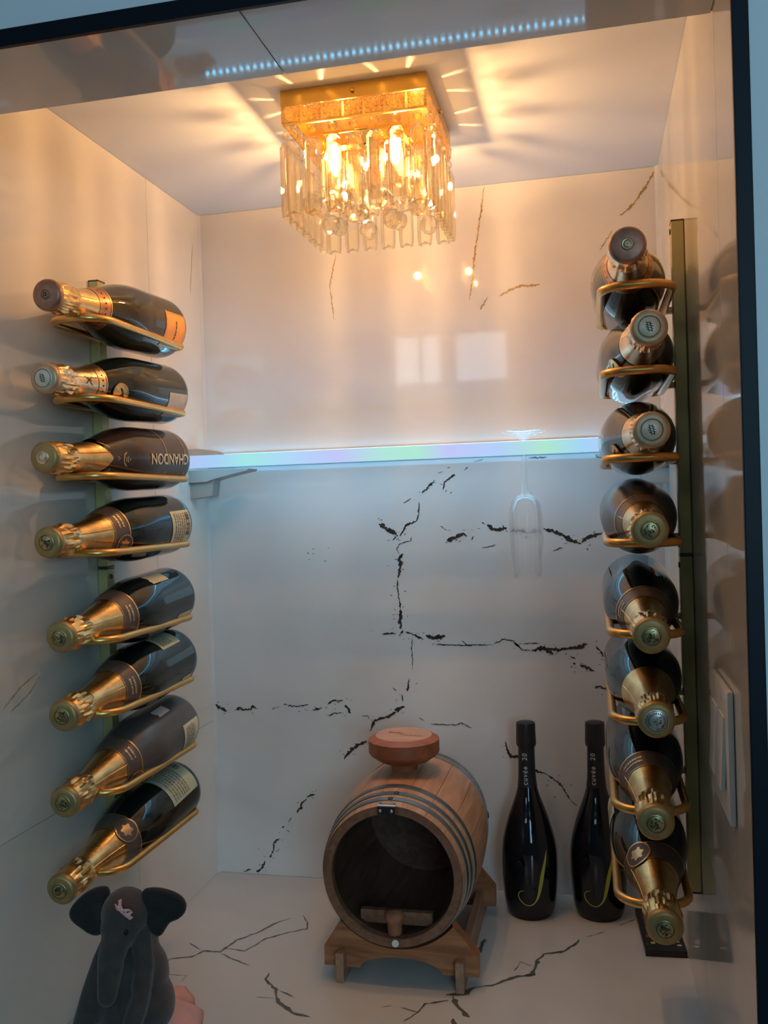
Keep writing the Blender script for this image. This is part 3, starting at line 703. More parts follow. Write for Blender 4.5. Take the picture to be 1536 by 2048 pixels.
for side in range(4):
    a = side * PI / 2
    for i in range(7):
        u = -HW + pitch * (i + 0.5)
        p = Matrix.Rotation(a, 3, 'Z') @ Vector((u, -HW + 0.002, 0))
        crystal('crystal_square', 'sq', crystal_square(pitch * 0.86, 0.0190, 0.0055), (p.x, p.y, (z0 + rz) / 2), a)
        p = Matrix.Rotation(a, 3, 'Z') @ Vector((u, -HW + 0.001, 0))
        crystal('crystal_bead', 'bead', octagon_bead(0.0065, 0.0035), (p.x, p.y, rz - 0.0095), a)
        crystal('crystal_prism', 'prism', crystal_prism(pitch * 0.80, LPR - 0.0165, 0.0062), (p.x, p.y, rz - 0.0210), a)
    for i in range(4):
        u = -HW * 0.55 + HW * 1.1 * (i + 0.5) / 4
        p = Matrix.Rotation(a, 3, 'Z') @ Vector((u, -HW * 0.55, 0))
        crystal('crystal_bead', 'bead', octagon_bead(0.0065, 0.0035), (p.x, p.y, rz - 0.0095), a)
        crystal('crystal_prism', 'prism2', crystal_prism(pitch * 0.86, LPR * 0.55, 0.0055), (p.x, p.y, rz - 0.0190), a)
for gx in range(4):
    for gy in range(4):
        x = (gx - 1.5) * HW * 0.46; y = (gy - 1.5) * HW * 0.46
        crystal('crystal_ball', 'ball', facet_ball(0.0135), (x, y, 0.392 - ZC + 0.010 * ((gx + gy) % 2)), 0.3 * gx)
        MB().tube([(x, y, rz), (x, y, 0.407 - ZC + 0.010 * ((gx + gy) % 2))], 0.0005, 5).build('wire', M['lamp_gold'], lamp)
plate = MB(); plate.box(-HW * 0.6, HW * 0.6, -0.008, 0.008, rz - 0.001, rz + 0.0015); plate.box(-0.008, 0.008, -HW * 0.6, HW * 0.6, rz - 0.001, rz + 0.0015)
plate.build('bulb_bar', M['lamp_gold'], lamp, smooth=False)
for bx, by in ((-0.040, -0.040), (0.040, -0.040), (-0.040, 0.040), (0.040, 0.040)):
    bl = MB().lathe([(0.0001, 0), (0.0036, 0), (0.0044, -0.004), (0.0044, -0.030), (0.0030, -0.034), (0.0001, -0.035)], 16).build('bulb', M['bulb'], lamp)
    bl.location = (bx, by, rz - 0.012)
    MB().lathe([(0.0001, 0.013), (0.007, 0.013), (0.007, 0.0), (0.0001, 0.0)], 16).build('socket', M['lamp_gold'], lamp).location = (bx, by, rz - 0.0115)
    l = bpy.data.lights.new('lamp_light', 'POINT'); l.energy = LAMP_POWER; l.color = LAMP_COLOR; l.shadow_soft_size = 0.005
    lo = bpy.data.objects.new('lamp_light', l); COL.objects.link(lo); lo.location = (ccx + bx * 1.30, ccy + by * 1.30, 0.458)

# ---------------------------------------------------------------- wall racks
HC, HR = 0.064, 0.0048       # distance of the loop's middle from the wall, rod radius
LOOP_Y0, LOOP_Y1 = 0.997, 1.243
LEFT_Z = [0.2385, 0.1410, 0.0450, -0.0500, -0.1575, -0.2475, -0.3450, -0.4430]
RIGHT_Z = [0.2250, 0.1340, 0.0410, -0.0500, -0.1480, -0.2410, -0.3370, -0.4370]
def loop_path(x0, x1, y0, y1, r):
    P = []
    for cx, cy, a0, r in ((x1 - .016, y1 - .016, 0, .016), (x0 + .016, y1 - .016, PI / 2, .016), (x0 + r, y0 + r, PI, r), (x1 - r, y0 + r, 1.5 * PI, r)):
        for k in range(7):
            a = a0 + k * PI / 12
            P.append((cx + r * math.cos(a), cy + r * math.sin(a), 0))
    return P
loop_me = {}
def rack(side, zs, ztop, zbot, label):
    xw = XL if side < 0 else XR; s = 1 if side < 0 else -1
    yr = 1.160
    t = thing('wall_rack', label, 'wine rack', (xw, yr, zbot), 'brass wall racks')
    xa, xb = sorted((s * 0.0005, s * 0.0150))
    MB().box(xa, xb, -0.0095, 0.0095, 0.0016, ztop - zbot - 0.0016, 0.0010).build('rail', M['brass_rail'], t, smooth=False)
    for zc in (0.0, ztop - zbot - 0.0016):
        MB().box(xa - 0.0003, xb + 0.0003, -0.0098, 0.0098, zc, zc + 0.0016).build('end_cap', M['brass_dark'], t, smooth=False)
    for zc in (0.012, ztop - zbot - 0.012):
        m_ = Matrix.Translation((s * 0.0150, 0, zc)) @ Matrix.Rotation(s * PI / 2, 4, 'Y')
        MB().lathe([(0.0001, 0.0006), (0.0015, 0.0006), (0.0017, 0.0014), (0.0034, 0.0014), (0.0036, 0.0)], 14, m_).build('screw', M['brass_dark'], t)
    for z in zs:
        key = side
        if key not in loop_me:
            x0, x1 = sorted((s * (HC - 0.0375), s * (HC + 0.0375)))
            o = MB().tube(loop_path(x0, x1, LOOP_Y0 + HR - yr, LOOP_Y1 - HR - yr, 0.029), HR, 12, True).build('bottle_loop', M['brass'], t, angle=60)
            loop_me[key] = o.data
        else:
            o = link(bpy.data.objects.new('bottle_loop', loop_me[key]), t)
        o.location = (0, 0, z - zbot)
        xs = sorted((s * 0.0150, s * (HC - 0.0375)))
        lug = MB().box(xs[0], xs[1], -0.0055, 0.0055, -0.0035, 0.0035, 0.0008)
        lug.build('lug', M['brass_rail'], t, smooth=False).location = (0, 0, z - zbot)
    return t
rack(-1, LEFT_Z[:4], 0.3254, -0.0778, 'brass wall rack on the left wall, upper section with four bottle loops')
rack(-1, LEFT_Z[4:], -0.0788, -0.4830, 'brass wall rack on the left wall, lower section with four bottle loops')
rack(1, RIGHT_Z[:4], 0.3326, -0.0726, 'brass wall rack on the right wall, upper section with four bottle loops')
rack(1, RIGHT_Z[4:], -0.0736, -0.4854, 'brass wall rack on the right wall, lower section with four bottle loops')

# ---------------------------------------------------------------- bottles
CHAMP = [(0.0, 0.0385), (0.004, 0.0425), (0.010, 0.0440), (0.060, 0.0440), (0.105, 0.0440), (0.120, 0.0434), (0.135, 0.0416), (0.150, 0.0386), (0.165, 0.0346),
         (0.180, 0.0302), (0.195, 0.0258), (0.210, 0.0220), (0.225, 0.0192), (0.240, 0.0172), (0.252, 0.0160), (0.262, 0.0158), (0.300, 0.0158)]
def radius(prof, z):
    for i in range(len(prof) - 1):
        z0, r0 = prof[i]; z1, r1 = prof[i + 1]
        if z0 <= z <= z1:
            t = (z - z0) / (z1 - z0)
            return r0 + (r1 - r0) * t
    return prof[-1][1] if z > prof[-1][0] else prof[0][1]
def smooth_prof(prof, z0, z1, n, off=0.0):
    out = []
    for i in range(n + 1):
        z = z0 + (z1 - z0) * i / n
        e = 0.006
        r = (radius(prof, z - e) + 2 * radius(prof, z) + radius(prof, z + e)) / 4 if prof[0][0] + e < z < prof[-1][0] - e else radius(prof, z)
        out.append((r + off, z))
    return out
def on_shell(prof, th, s, off):
    r = smooth_prof(prof, s, s + 0.001, 1, off)[0][0]
    return Vector((r * math.cos(th), r * math.sin(th), s))

def patch(prof, th0, th1, s0, s1, off=0.0004, nt=14, ns=4):
    vs = []; fs = []
    for j in range(ns + 1):
        for i in range(nt + 1):
            vs.append(on_shell(prof, th0 + (th1 - th0) * i / nt, s0 + (s1 - s0) * j / ns, off))
    for j in range(ns):
        for i in range(nt):
            a = j * (nt + 1) + i
            q = (a, a + 1, a + nt + 2, a + nt + 1)
            fs.append(q if th1 > th0 else q[::-1])
    return vs, fs
def disc_on(prof, th, s, r, off, n=24, inner=0.0):
    vs = []; fs = []
    R = radius(prof, s)
    rings = (0.0, 0.5, 1.0) if inner == 0 else (inner / r, 1.0)
    for k in rings:
        for i in range(n):
            a = 2 * PI * i / n
            vs.append(on_shell(prof, th + r * k * math.cos(a) / R, s + r * k * math.sin(a), off))
    for j in range(len(rings) - 1):
        for i in range(n):
            fs.append((j * n + i, j * n + (i + 1) % n, (j + 1) * n + (i + 1) % n, (j + 1) * n + i))
    return vs, fs
def text_on(prof, s, size, th, s0, along, off=0.0007, center=True, flip=1, bold=0.0, spacing=1.0):
    """along='axis': letters run towards the neck; 'round': letters run round the bottle. flip turns the upper side of the letters"""
    vs2, fs = text_shape(s, size, bold, spacing)
    w = max(v[0] for v in vs2); vs = []
    for x, y in vs2:
        if center:
            x -= w / 2
        if along == 'axis':
            sp = s0 + x; vs.append(on_shell(prof, th + flip * y / radius(prof, s0), sp, off))
        else:
            sp = s0 + flip * y; vs.append(on_shell(prof, th + flip * x / radius(prof, s0), sp, off))
    return vs, fs
def strokes_on(prof, lines, th, s0, off=0.0007):
    """thin strokes; every line is (half width, [(round metres, axis metres), ...])"""
    mb = MB(); R = radius(prof, s0)
    for w, pts in lines:
        v2, fs = ribbon([Vector(p) for p in pts], [(w, w)] * len(pts))
        mb.add([on_shell(prof, th + v.x / R, s0 + v.y, off) for v in v2], fs)
    return mb
def small_print(prof, th0, th1, s0, s1, rnd, rows, off=0.0007, along='round'):
    """rows of broken dashes, print too small to read"""
    mb = MB()
    for k in range(rows):
        if along == 'round':
            s = s0 + (s1 - s0) * (k + 0.5) / rows; hgt = (s1 - s0) / rows * 0.22
            t = th0
            while t < th1 - 0.02:
                w = rnd.uniform(0.02, 0.09)
                e = min(t + w, th1)
                mb.add(*patch(prof, t, e, s - hgt, s + hgt, off, 2, 1))
                t = e + rnd.uniform(0.012, 0.035)
        else:
            t = th0 + (th1 - th0) * (k + 0.5) / rows; hw = (th1 - th0) / rows * 0.22
            s = s0
            while s < s1 - 0.001:
                e = min(s + rnd.uniform(0.001, 0.004), s1)
                mb.add(*patch(prof, t - hw, t + hw, s, e, off, 1, 1))
                s = e + rnd.uniform(0.0006, 0.0014)
    return mb
def barcode(prof, th0, th1, s0, s1, rnd, off=0.0007):
    mb = MB(); t = th0
    while t < th1 - 0.01:
        w = rnd.choice((0.008, 0.014, 0.022))
        mb.add(*patch(prof, t, min(t + w, th1), s0, s1, off, 1, 1)); t += w + rnd.choice((0.010, 0.016, 0.024))
    return mb

def crinkled(z0, z1, r0, rnd, amp=0.0022, n=60, rows=10):
    """wired foil over the cork: a sleeve of uneven lengthwise folds"""
    off = [[rnd.uniform(-1, 1) for _ in range(n)] for _ in range(4)]
    vs = []; fs = []
    for j in range(rows + 1):
        t = j / rows
        k = t * 3; k0 = min(2, int(k)); kt = k - k0
        env = math.sin(PI * min(1, max(0, t)) ** 0.8) * 0.9 + 0.1
        rz = r0 + 0.0022 * math.sin(PI * t)
        for i in range(n):
            o = off[k0][i] * (1 - kt) + off[k0 + 1][i] * kt
            o2 = mnoise.noise(Vector((i * 0.9, j * 0.5, off[0][0] * 9)))
            r = rz + amp * env * (o * 0.9 + o2 * 0.9)
            a = 2 * PI * i / n
            vs.append((r * math.cos(a), r * math.sin(a), z0 + (z1 - z0) * t))
    for j in range(rows):
        for i in range(n):
            fs.append((j * n + i, j * n + (i + 1) % n, (j + 1) * n + (i + 1) % n, (j + 1) * n + i))
    return vs, fs

def star_strokes(kind, rnd):
    """small relief, and one painted star of highlights, drawn on the cap, list of polylines with half width"""
    L = []
    if kind == 'slash':
        for dx, l in ((-0.0035, .0058), (-0.0012, .0080), (0.0012, .0080), (0.0035, .0058)):
            L.append((0.00035, [(dx - 0.0012, -l * .5), (dx + 0.0012, l * .5)]))
        for dy in (-0.0016, 0.0016):
            L.append((0.0004, [(-0.0052, dy - 0.0012), (0.0052, dy + 0.0012)]))
    elif kind == 'crest':
        for k in range(34):
            a = rnd.uniform(0, 2 * PI); r = 0.0078 * math.sqrt(rnd.uniform(0, 1)); b = a + rnd.uniform(.5, 2.5)
            p = (r * math.cos(a), r * math.sin(a)); l = rnd.uniform(.0008, .0022)
            L.append((0.00038, [p, (p[0] + l * math.cos(b), p[1] + l * math.sin(b)), (p[0] + l * 1.4 * math.cos(b + .8), p[1] + l * 1.4 * math.sin(b + .8))]))
    elif kind == 'radial':
        for k in range(26):
            a = PI + k * PI / 15
            L.append((0.00040, [(0.0072 * math.cos(a), 0.0072 * math.sin(a)), (0.0094 * math.cos(a), 0.0094 * math.sin(a))]))
        for k in range(16):
            x, y = rnd.uniform(-.005, .005), rnd.uniform(-.005, .005)
            L.append((0.00035, [(x, y), (x + rnd.uniform(-.0018, .0018), y + rnd.uniform(-.0018, .0018))]))
    elif kind == 'rosette':
        for k in range(6):
            a = k * PI / 3
            L.append((0.0004, [(0.0045 * math.cos(a), 0.0045 * math.sin(a)), (0.0045 * math.cos(a + 1), 0.0045 * math.sin(a + 1))]))
            L.append((0.0004, [(0.0022 * math.cos(a), 0.0022 * math.sin(a)), (0.0036 * math.cos(a + .5), 0.0036 * math.sin(a + .5))]))
    elif kind == 'star_glint':  # painted silvery highlights on an otherwise plain cap
        for k in range(9):
            a = k * 2 * PI / 9
            L.append((0.0004, [(0.001 * math.cos(a), 0.001 * math.sin(a)), (0.0052 * math.cos(a), 0.0052 * math.sin(a))]))
    return L

D_ = math.radians
def champagne(base, cap, label, spec, seed):
    rnd = random.Random(seed)
    b = Vector(base); d = (Vector(cap) - b).normalized()
    up = (Vector((0, 0, 1)) - d * d.z).normalized(); side = d.cross(up)
    mtx = Matrix(((up.x, side.x, d.x, b.x), (up.y, side.y, d.y, b.y), (up.z, side.z, d.z, b.z), (0, 0, 0, 1)))
    t = thing('champagne_bottle', label, 'bottle', group='champagne bottles in the wall racks', matrix=mtx)
    DR = {'crest': 0.0100, 'rosette': 0.0062, 'star_glint': 0.0080}.get(spec.get('emblem', 'crest'), 0.0120)
    sg = spec.get('side', -1)          # room side of the bottle
    P = CHAMP
    glass = M[spec.get('glass', 'glass_black')]; foil = M[spec.get('foil', 'foil_gold')]
    MB().lathe([(0.0001, 0.014), (0.020, 0.010), (0.033, 0.001)] + smooth_prof(P, 0.0, 0.20, 40), 56).build('glass_body', glass, t, angle=50)
    fe = spec.get('foil_end', 0.190)
    sl = smooth_prof(P, fe, 0.262, 18, 0.0007)
    if spec.get('point'):
        n = 56; vs = []; fs = []
        for j in range(19):
            for i in range(n):
                a = 2 * PI * i / n
                da = abs((a - D_(spec['point']) + PI) % (2 * PI) - PI)
                lo = fe + 0.034 * min(1.0, da / 1.6)
                s = lo + (0.262 - lo) * j / 18
                vs.append(on_shell(P, a, s, 0.0007))
        for j in range(18):
            for i in range(n):
                fs.append((j * n + i, j * n + (i + 1) % n, (j + 1) * n + (i + 1) % n, (j + 1) * n + i))
        mesh_obj('foil', vs, fs, foil, t, angle=50)
    else:
        MB().lathe(sl, 56).build('foil', foil, t, angle=50)
    capf = M['foil_cap_pale' if spec.get('foil') == 'foil_pale' else ('cap_rose' if spec.get('cap') == 'cap_rose' else 'foil_cap')]
    if spec.get('cap') == 'cap_rose':
        capf = M['cap_rose']
    # seam fold along the foil
    sa = D_(spec.get('seam', sg * 75))
    MB().tube([on_shell(P, sa + 0.05 * k / 6, fe + 0.004 + (0.255 - fe) * k / 6, 0.0009) for k in range(7)], 0.0005, 5).build('foil_seam', foil, t)
    mesh_obj('foil_crinkle', *crinkled(0.248, 0.2905, 0.0168, rnd), foil, t, angle=22)
    MB().lathe([(0.0165, 0.2880), (0.0183, 0.2905), (0.0187, 0.2935), (0.0182, 0.2965), (0.0166, 0.2985), (0.0150, 0.2992), (DR, 0.2993)], 44).build('foil_collar', capf, t, angle=50)
    cm = M[spec.get('cap', 'foil_crest')]
    cap = MB().lathe([(DR + 0.0002, 0.2985), (DR, 0.3000), (DR - 0.0006, 0.3004), (0.0001, 0.3006)], 40).build('cap_disc', cm, t, angle=50)
    em = MB().lathe([(DR - 0.0018, 0.30075), (DR - 0.0011, 0.30085)], 40)
    for w, pts in star_strokes(spec.get('emblem', 'crest'), rnd):
        v2, f2 = ribbon([Vector(p) * (DR / 0.0122) for p in pts], [(w, w)] * len(pts))
        em.add([(v.x, v.y, 0.3010) for v in v2], f2)
    em.build('cap_emblem', M[spec.get('emblem_mat', 'crest_dark')], cap, smooth=False)
    if spec.get('band', True):
        b0, b1 = spec.get('band_span', (0.168, 0.193))
        bd = MB().lathe(smooth_prof(P, b0, b1, 8, 0.0010), 56).build('neck_band', M[spec.get('band_mat', 'band')], t, angle=50)
        ln = MB().lathe(smooth_prof(P, b0 - 0.0004, b0 + 0.0014, 2, 0.0015), 56); ln.lathe(smooth_prof(P, b1 - 0.0008, b1 + 0.0003, 2, 0.0013), 56)
        ln.build('band_line', M['line_gold'], bd, angle=50)
        if 'print' in spec:
            a0, a1 = spec['print']
            small_print(P, D_(a0), D_(a1), (b0 + b1) / 2 - 0.006, (b0 + b1) / 2 + 0.006, rnd, 2, 0.0016).build('band_print', M['print_gold'], bd, smooth=False)
        if 'dots' in spec:
            mb = MB()
            for k in range(22):
                mb.add(*disc_on(P, k * 2 * PI / 22, (b0 + b1) / 2, 0.0012, 0.0015, 8))
            mb.build('band_print', M['print_dark'], bd, smooth=False)
    if 'medal' in spec:
        th, s, r, mm = spec['medal']
        md = mesh_obj('medallion', *disc_on(P, D_(th), s, r, 0.0018), M[mm], t, angle=60)
        mesh_obj('medallion_ring', *disc_on(P, D_(th), s, r, 0.0022, 28, r * 0.88), M['line_gold'], md, angle=60)
        mb = MB()
        if spec.get('medal_mark') == 'check':
            mb = strokes_on(P, [(0.0011, [(-.006, .002), (.000, -.004), (.006, .000)]), (0.0009, [(-.001, -.003), (-.004, -.006)])], D_(th), s, 0.0023)
            mb.build('medallion_mark', M['print_dark'], md, smooth=False)
        else:
            mb.add(*disc_on(P, D_(th), s, r * 0.42, 0.0022, 9))
            for k in range(6):
                mb.add(*disc_on(P, D_(th) + math.cos(k * PI / 3) * r * 0.42 / radius(P, s), s + r * 0.42 * math.sin(k * PI / 3), r * 0.13, 0.00225, 7))
            mb.build('medallion_mark', M['line_gold'], md, smooth=False)
    for lb in spec.get('labels', ()):
        a0, a1, s0, s1 = D_(lb['a'][0]), D_(lb['a'][1]), lb['s'][0], lb['s'][1]
        lo, hi = min(a0, a1), max(a0, a1)
        lob = mesh_obj(lb.get('name', 'label'), *patch(P, lo, hi, s0, s1, 0.0005, 16, 4), M[lb['m']], t, angle=60)
        if lb.get('torn'):
            for v in lob.data.vertices:
                if v.co.z > s1 - (s1 - s0) * 0.6:
                    v.co.z -= 0.012 * abs(mnoise.noise(Vector((v.co.x * 90, v.co.y * 90, seed))))
        if lb.get('frame'):
            mb = MB(); w = 0.0012; wa = w / 0.044
            mb.add(*patch(P, lo + wa, hi - wa, s0 + w, s0 + 2 * w, 0.0008, 10, 1)); mb.add(*patch(P, lo + wa, hi - wa, s1 - 2 * w, s1 - w, 0.0008, 10, 1))
            mb.add(*patch(P, lo + wa, lo + 2 * wa, s0 + w, s1 - w, 0.0008, 1, 4)); mb.add(*patch(P, hi - 2 * wa, hi - wa, s0 + w, s1 - w, 0.0008, 1, 4))
            mb.build('label_frame', M[lb['frame']], lob, smooth=False)
        if lb.get('rows'):
            small_print(P, lo + 0.10, hi - 0.10, s0 + (s1 - s0) * 0.30, s1 - 0.006, rnd, lb['rows'], 0.0009).build('label_print', M[lb.get('ink', 'print_grey')], lob, smooth=False)
        if lb.get('line'):
            small_print(P, lo + 0.25, hi - 0.25, (s0 + s1) / 2 - 0.004, (s0 + s1) / 2 + 0.004, rnd, 1, 0.0009).build('label_print', M[lb.get('ink', 'print_grey')], lob, smooth=False)
        if lb.get('bar'):
            q0, q1 = D_(lb['bar'][0]), D_(lb['bar'][1])
            barcode(P, min(q0, q1), max(q0, q1), s0 + 0.004, s0 + 0.016, rnd, 0.0010).build('barcode', M['print_dark'], lob, smooth=False)
    return t

def spot(px, y):
    return px
L_CAP = [(-0.6105, 0.2549), (-0.6174, 0.1582), (-0.6209, 0.0661), (-0.6201, -0.0334), (-0.6079, -0.1446), (-0.6081, -0.2366), (-0.6106, -0.3381), (-0.6191, -0.4415)]
R_CAP = [(0.0424, 0.2521), (0.0609, 0.1681), (0.0606, 0.0656), (0.0565, -0.0344), (0.0551, -0.1409), (0.0577, -0.2255), (0.0544, -0.3290), (0.0603, -0.4352)]
L_SPEC = [
    dict(glass='glass_brown', foil='foil_gold', cap='cap_rose', emblem='rosette', band_mat='band_copper', dots=1, band_span=(0.194, 0.214), foil_end=0.205,
         labels=[dict(a=(-72, -140), s=(0.010, 0.074), m='label_orange', line=1, ink='print_dark', frame='line_gold')]),
    dict(glass='glass_black', foil='foil_pale', cap='cap_cream', emblem='slash', band_mat='foil_pale', dots=1, band_span=(0.200, 0.214), foil_end=0.205, medal=(-110, 0.178, 0.0125, 'foil_gold'), medal_mark='check',
         labels=[dict(a=(-94, -142), s=(0.009, 0.066), m='label_grey', frame='label_cream')]),
    dict(glass='glass_sleeve', foil='foil_gold', cap='foil_pale', emblem='star_glint', emblem_mat='cap_silver', band=False, point=-92, foil_end=0.190),
    dict(print=(-75, -40), medal=(-116, 0.176, 0.013, 'band'), labels=[dict(a=(-62, -135), s=(0.012, 0.068), m='label_cream', rows=5, bar=(-66, -110))]),
    dict(print=(-95, -55), labels=[dict(name='torn_label', a=(-12, -40), s=(0.060, 0.110), m='label_cream', torn=1), dict(name='torn_label', a=(-112, -150), s=(0.014, 0.062), m='label_cream', torn=1)]),
    dict(print=(-100, -60), labels=[dict(a=(-6, -46), s=(0.036, 0.092), m='label_green', rows=4), dict(name='torn_label', a=(-114, -150), s=(0.02, 0.055), m='label_cream', torn=1)]),
    dict(glass='glass_dusty', print=(-70, -40), medal=(-122, 0.176, 0.012, 'band'), labels=[dict(a=(-72, -124), s=(0.010, 0.058), m='label_cream', rows=5), dict(name='torn_label', a=(-15, -34), s=(0.060, 0.095), m='label_grey', torn=1)]),
    dict(medal=(-48, 0.182, 0.0155, 'band'), labels=[dict(a=(10, -76), s=(0.014, 0.088), m='label_green', rows=7, bar=(2, -26))]),
]
R_SPEC = [
    dict(glass='glass_brown', foil='foil_pale', cap='cap_rose', emblem='rosette', emblem_mat='cap_green', band_mat='band_copper', dots=1, band_span=(0.194, 0.214), foil_end=0.205),
    dict(glass='glass_brown', foil='foil_pale', cap='cap_cream', emblem='slash', emblem_mat='print_dark', band=False, foil_end=0.204, medal=(128, 0.172, 0.012, 'foil_gold'), medal_mark='check'),
    dict(glass='glass_brown', foil='foil_pale', cap='cap_cream', emblem='slash', emblem_mat='print_dark', band=False, foil_end=0.204, medal=(125, 0.172, 0.012, 'foil_gold'), medal_mark='check'),
    dict(glass='glass_dusty', emblem='crest', band_span=(0.182, 0.206)),
    dict(print=(55, 95), emblem='crest', band_span=(0.182, 0.206)),
    dict(band=False, cap='cap_silver', emblem='radial', foil_end=0.186),
    dict(print=(15, 65), emblem='crest', band_span=(0.178, 0.203), labels=[dict(a=(95, 140), s=(0.03, 0.095), m='label_green', rows=4)]),
    dict(medal=(40, 0.188, 0.0155, 'band'), emblem='crest', band_span=(0.176, 0.200), labels=[dict(a=(60, 105), s=(0.02, 0.080), m='label_green', rows=4)]),
]
L_LAB = [
    'olive champagne bottle with orange label and rose cap, topmost on the left rack',
    'dark champagne bottle with round gold medallion and silver framed label on left wall',
    'brown champagne bottle lettered CHANDON in gold capitals, lying on the left rack',
    'dark champagne bottle with cream barcode label facing the room, lying on the left rack',
    'dark champagne bottle with torn label scraps, in the topmost loop of the left lower rack',
    'dark champagne bottle with pale green label on its upper side, on the left wall',
    'dusty grey champagne bottle with cream label beside the loop, on the left wall',
    'dark champagne bottle with large pale green label and crest medallion, lowest on the left rack']
R_LAB = [
    'olive champagne bottle with rose cap and green rosette, topmost on the right rack',
    'olive champagne bottle with slashed cream cap tilted up, second on the right rack',
    'olive champagne bottle with slashed cream cap level with the glowing shelf, right rack',
    'dusty grey champagne bottle with crest cap, just above the joint of the right rack',
    'dark champagne bottle with printed taupe neck band, just below the right rack joint',
    'dark champagne bottle with silver lettered cap and no neck band, right wall',
    'dark champagne bottle with crest cap and printed band, last but one on right rack',
    'dark champagne bottle with round neck medallion, lowest on the right rack above black box']
REST = 0.0302
yb_ = 1.240
lefts = []
for k in range(8):
    lefts.append(champagne((XL + HC, yb_, LEFT_Z[k] + REST), (L_CAP[k][0], 0.945, L_CAP[k][1]), L_LAB[k], L_SPEC[k], 20 + k))
for k in range(8):
    sp = R_SPEC[k]; sp['side'] = 1
    champagne((XR - HC, yb_, RIGHT_Z[k] + REST), (R_CAP[k][0], 0.945, R_CAP[k][1]), R_LAB[k], sp, 40 + k)
# lettering on the third bottle of the left rack
c3 = lefts[2]
mesh_obj('lettering', *text_on(CHAMP, 'CHANDON', 0.0205, D_(-83), 0.068, 'axis', 0.0008, True, -1, 0.022), M['print_gold'], c3, smooth=False)
mb = MB()
for s in (0.078, 0.022):
    for a0, a1 in ((-20, -82), (-113, -150)):
        mb.add(*patch(CHAMP, D_(a1), D_(a0), s, s + 0.0009, 0.0007, 12, 1))
mb.build('gold_lines', M['print_gold'], c3, smooth=False)
mb = strokes_on(CHAMP, [(0.0006, [(-.009, 0), (-.006, .004), (0, .0055), (.006, .004), (.009, 0)]), (0.0005, [(-.003, .001), (.003, .001)]), (0.0005, [(-.004, -.002), (.004, -.002)]), (0.0005, [(-.0015, -.005), (.0015, -.005)])], D_(-94), 0.168)
mb.build('emblem', M['print_gold'], c3, smooth=False)
mb = strokes_on(CHAMP, [(0.0004, [(-.030, .018), (-.018, .008), (0, -.006), (.018, .008), (.030, .018)])], D_(-92), 0.186)
mb.build('gold_outline', M['print_gold'], c3, smooth=False)
mb = strokes_on(CHAMP, [(0.0004, [(-.003, -.003), (.000, .004), (.003, -.003)]), (0.0004, [(-.002, -.005), (.002, -.005)]), (.0004, [(-.003, .006), (.003, .006)])], D_(-128), 0.048)
mb.build('small_script', M['print_gold'], c3, smooth=False)
# dark slashes on the foil of the second bottle
strokes_on(CHAMP, [(0.0006, [(-.006, -.006), (.001, .001), (.004, .007)]), (0.0006, [(.003, -.007), (.000, .000), (-.005, .005)]), (0.0005, [(-.001, -.005), (.002, .004)])], D_(-82), 0.232, 0.0012).build('foil_mark', M['print_dark'], lefts[1], smooth=False)

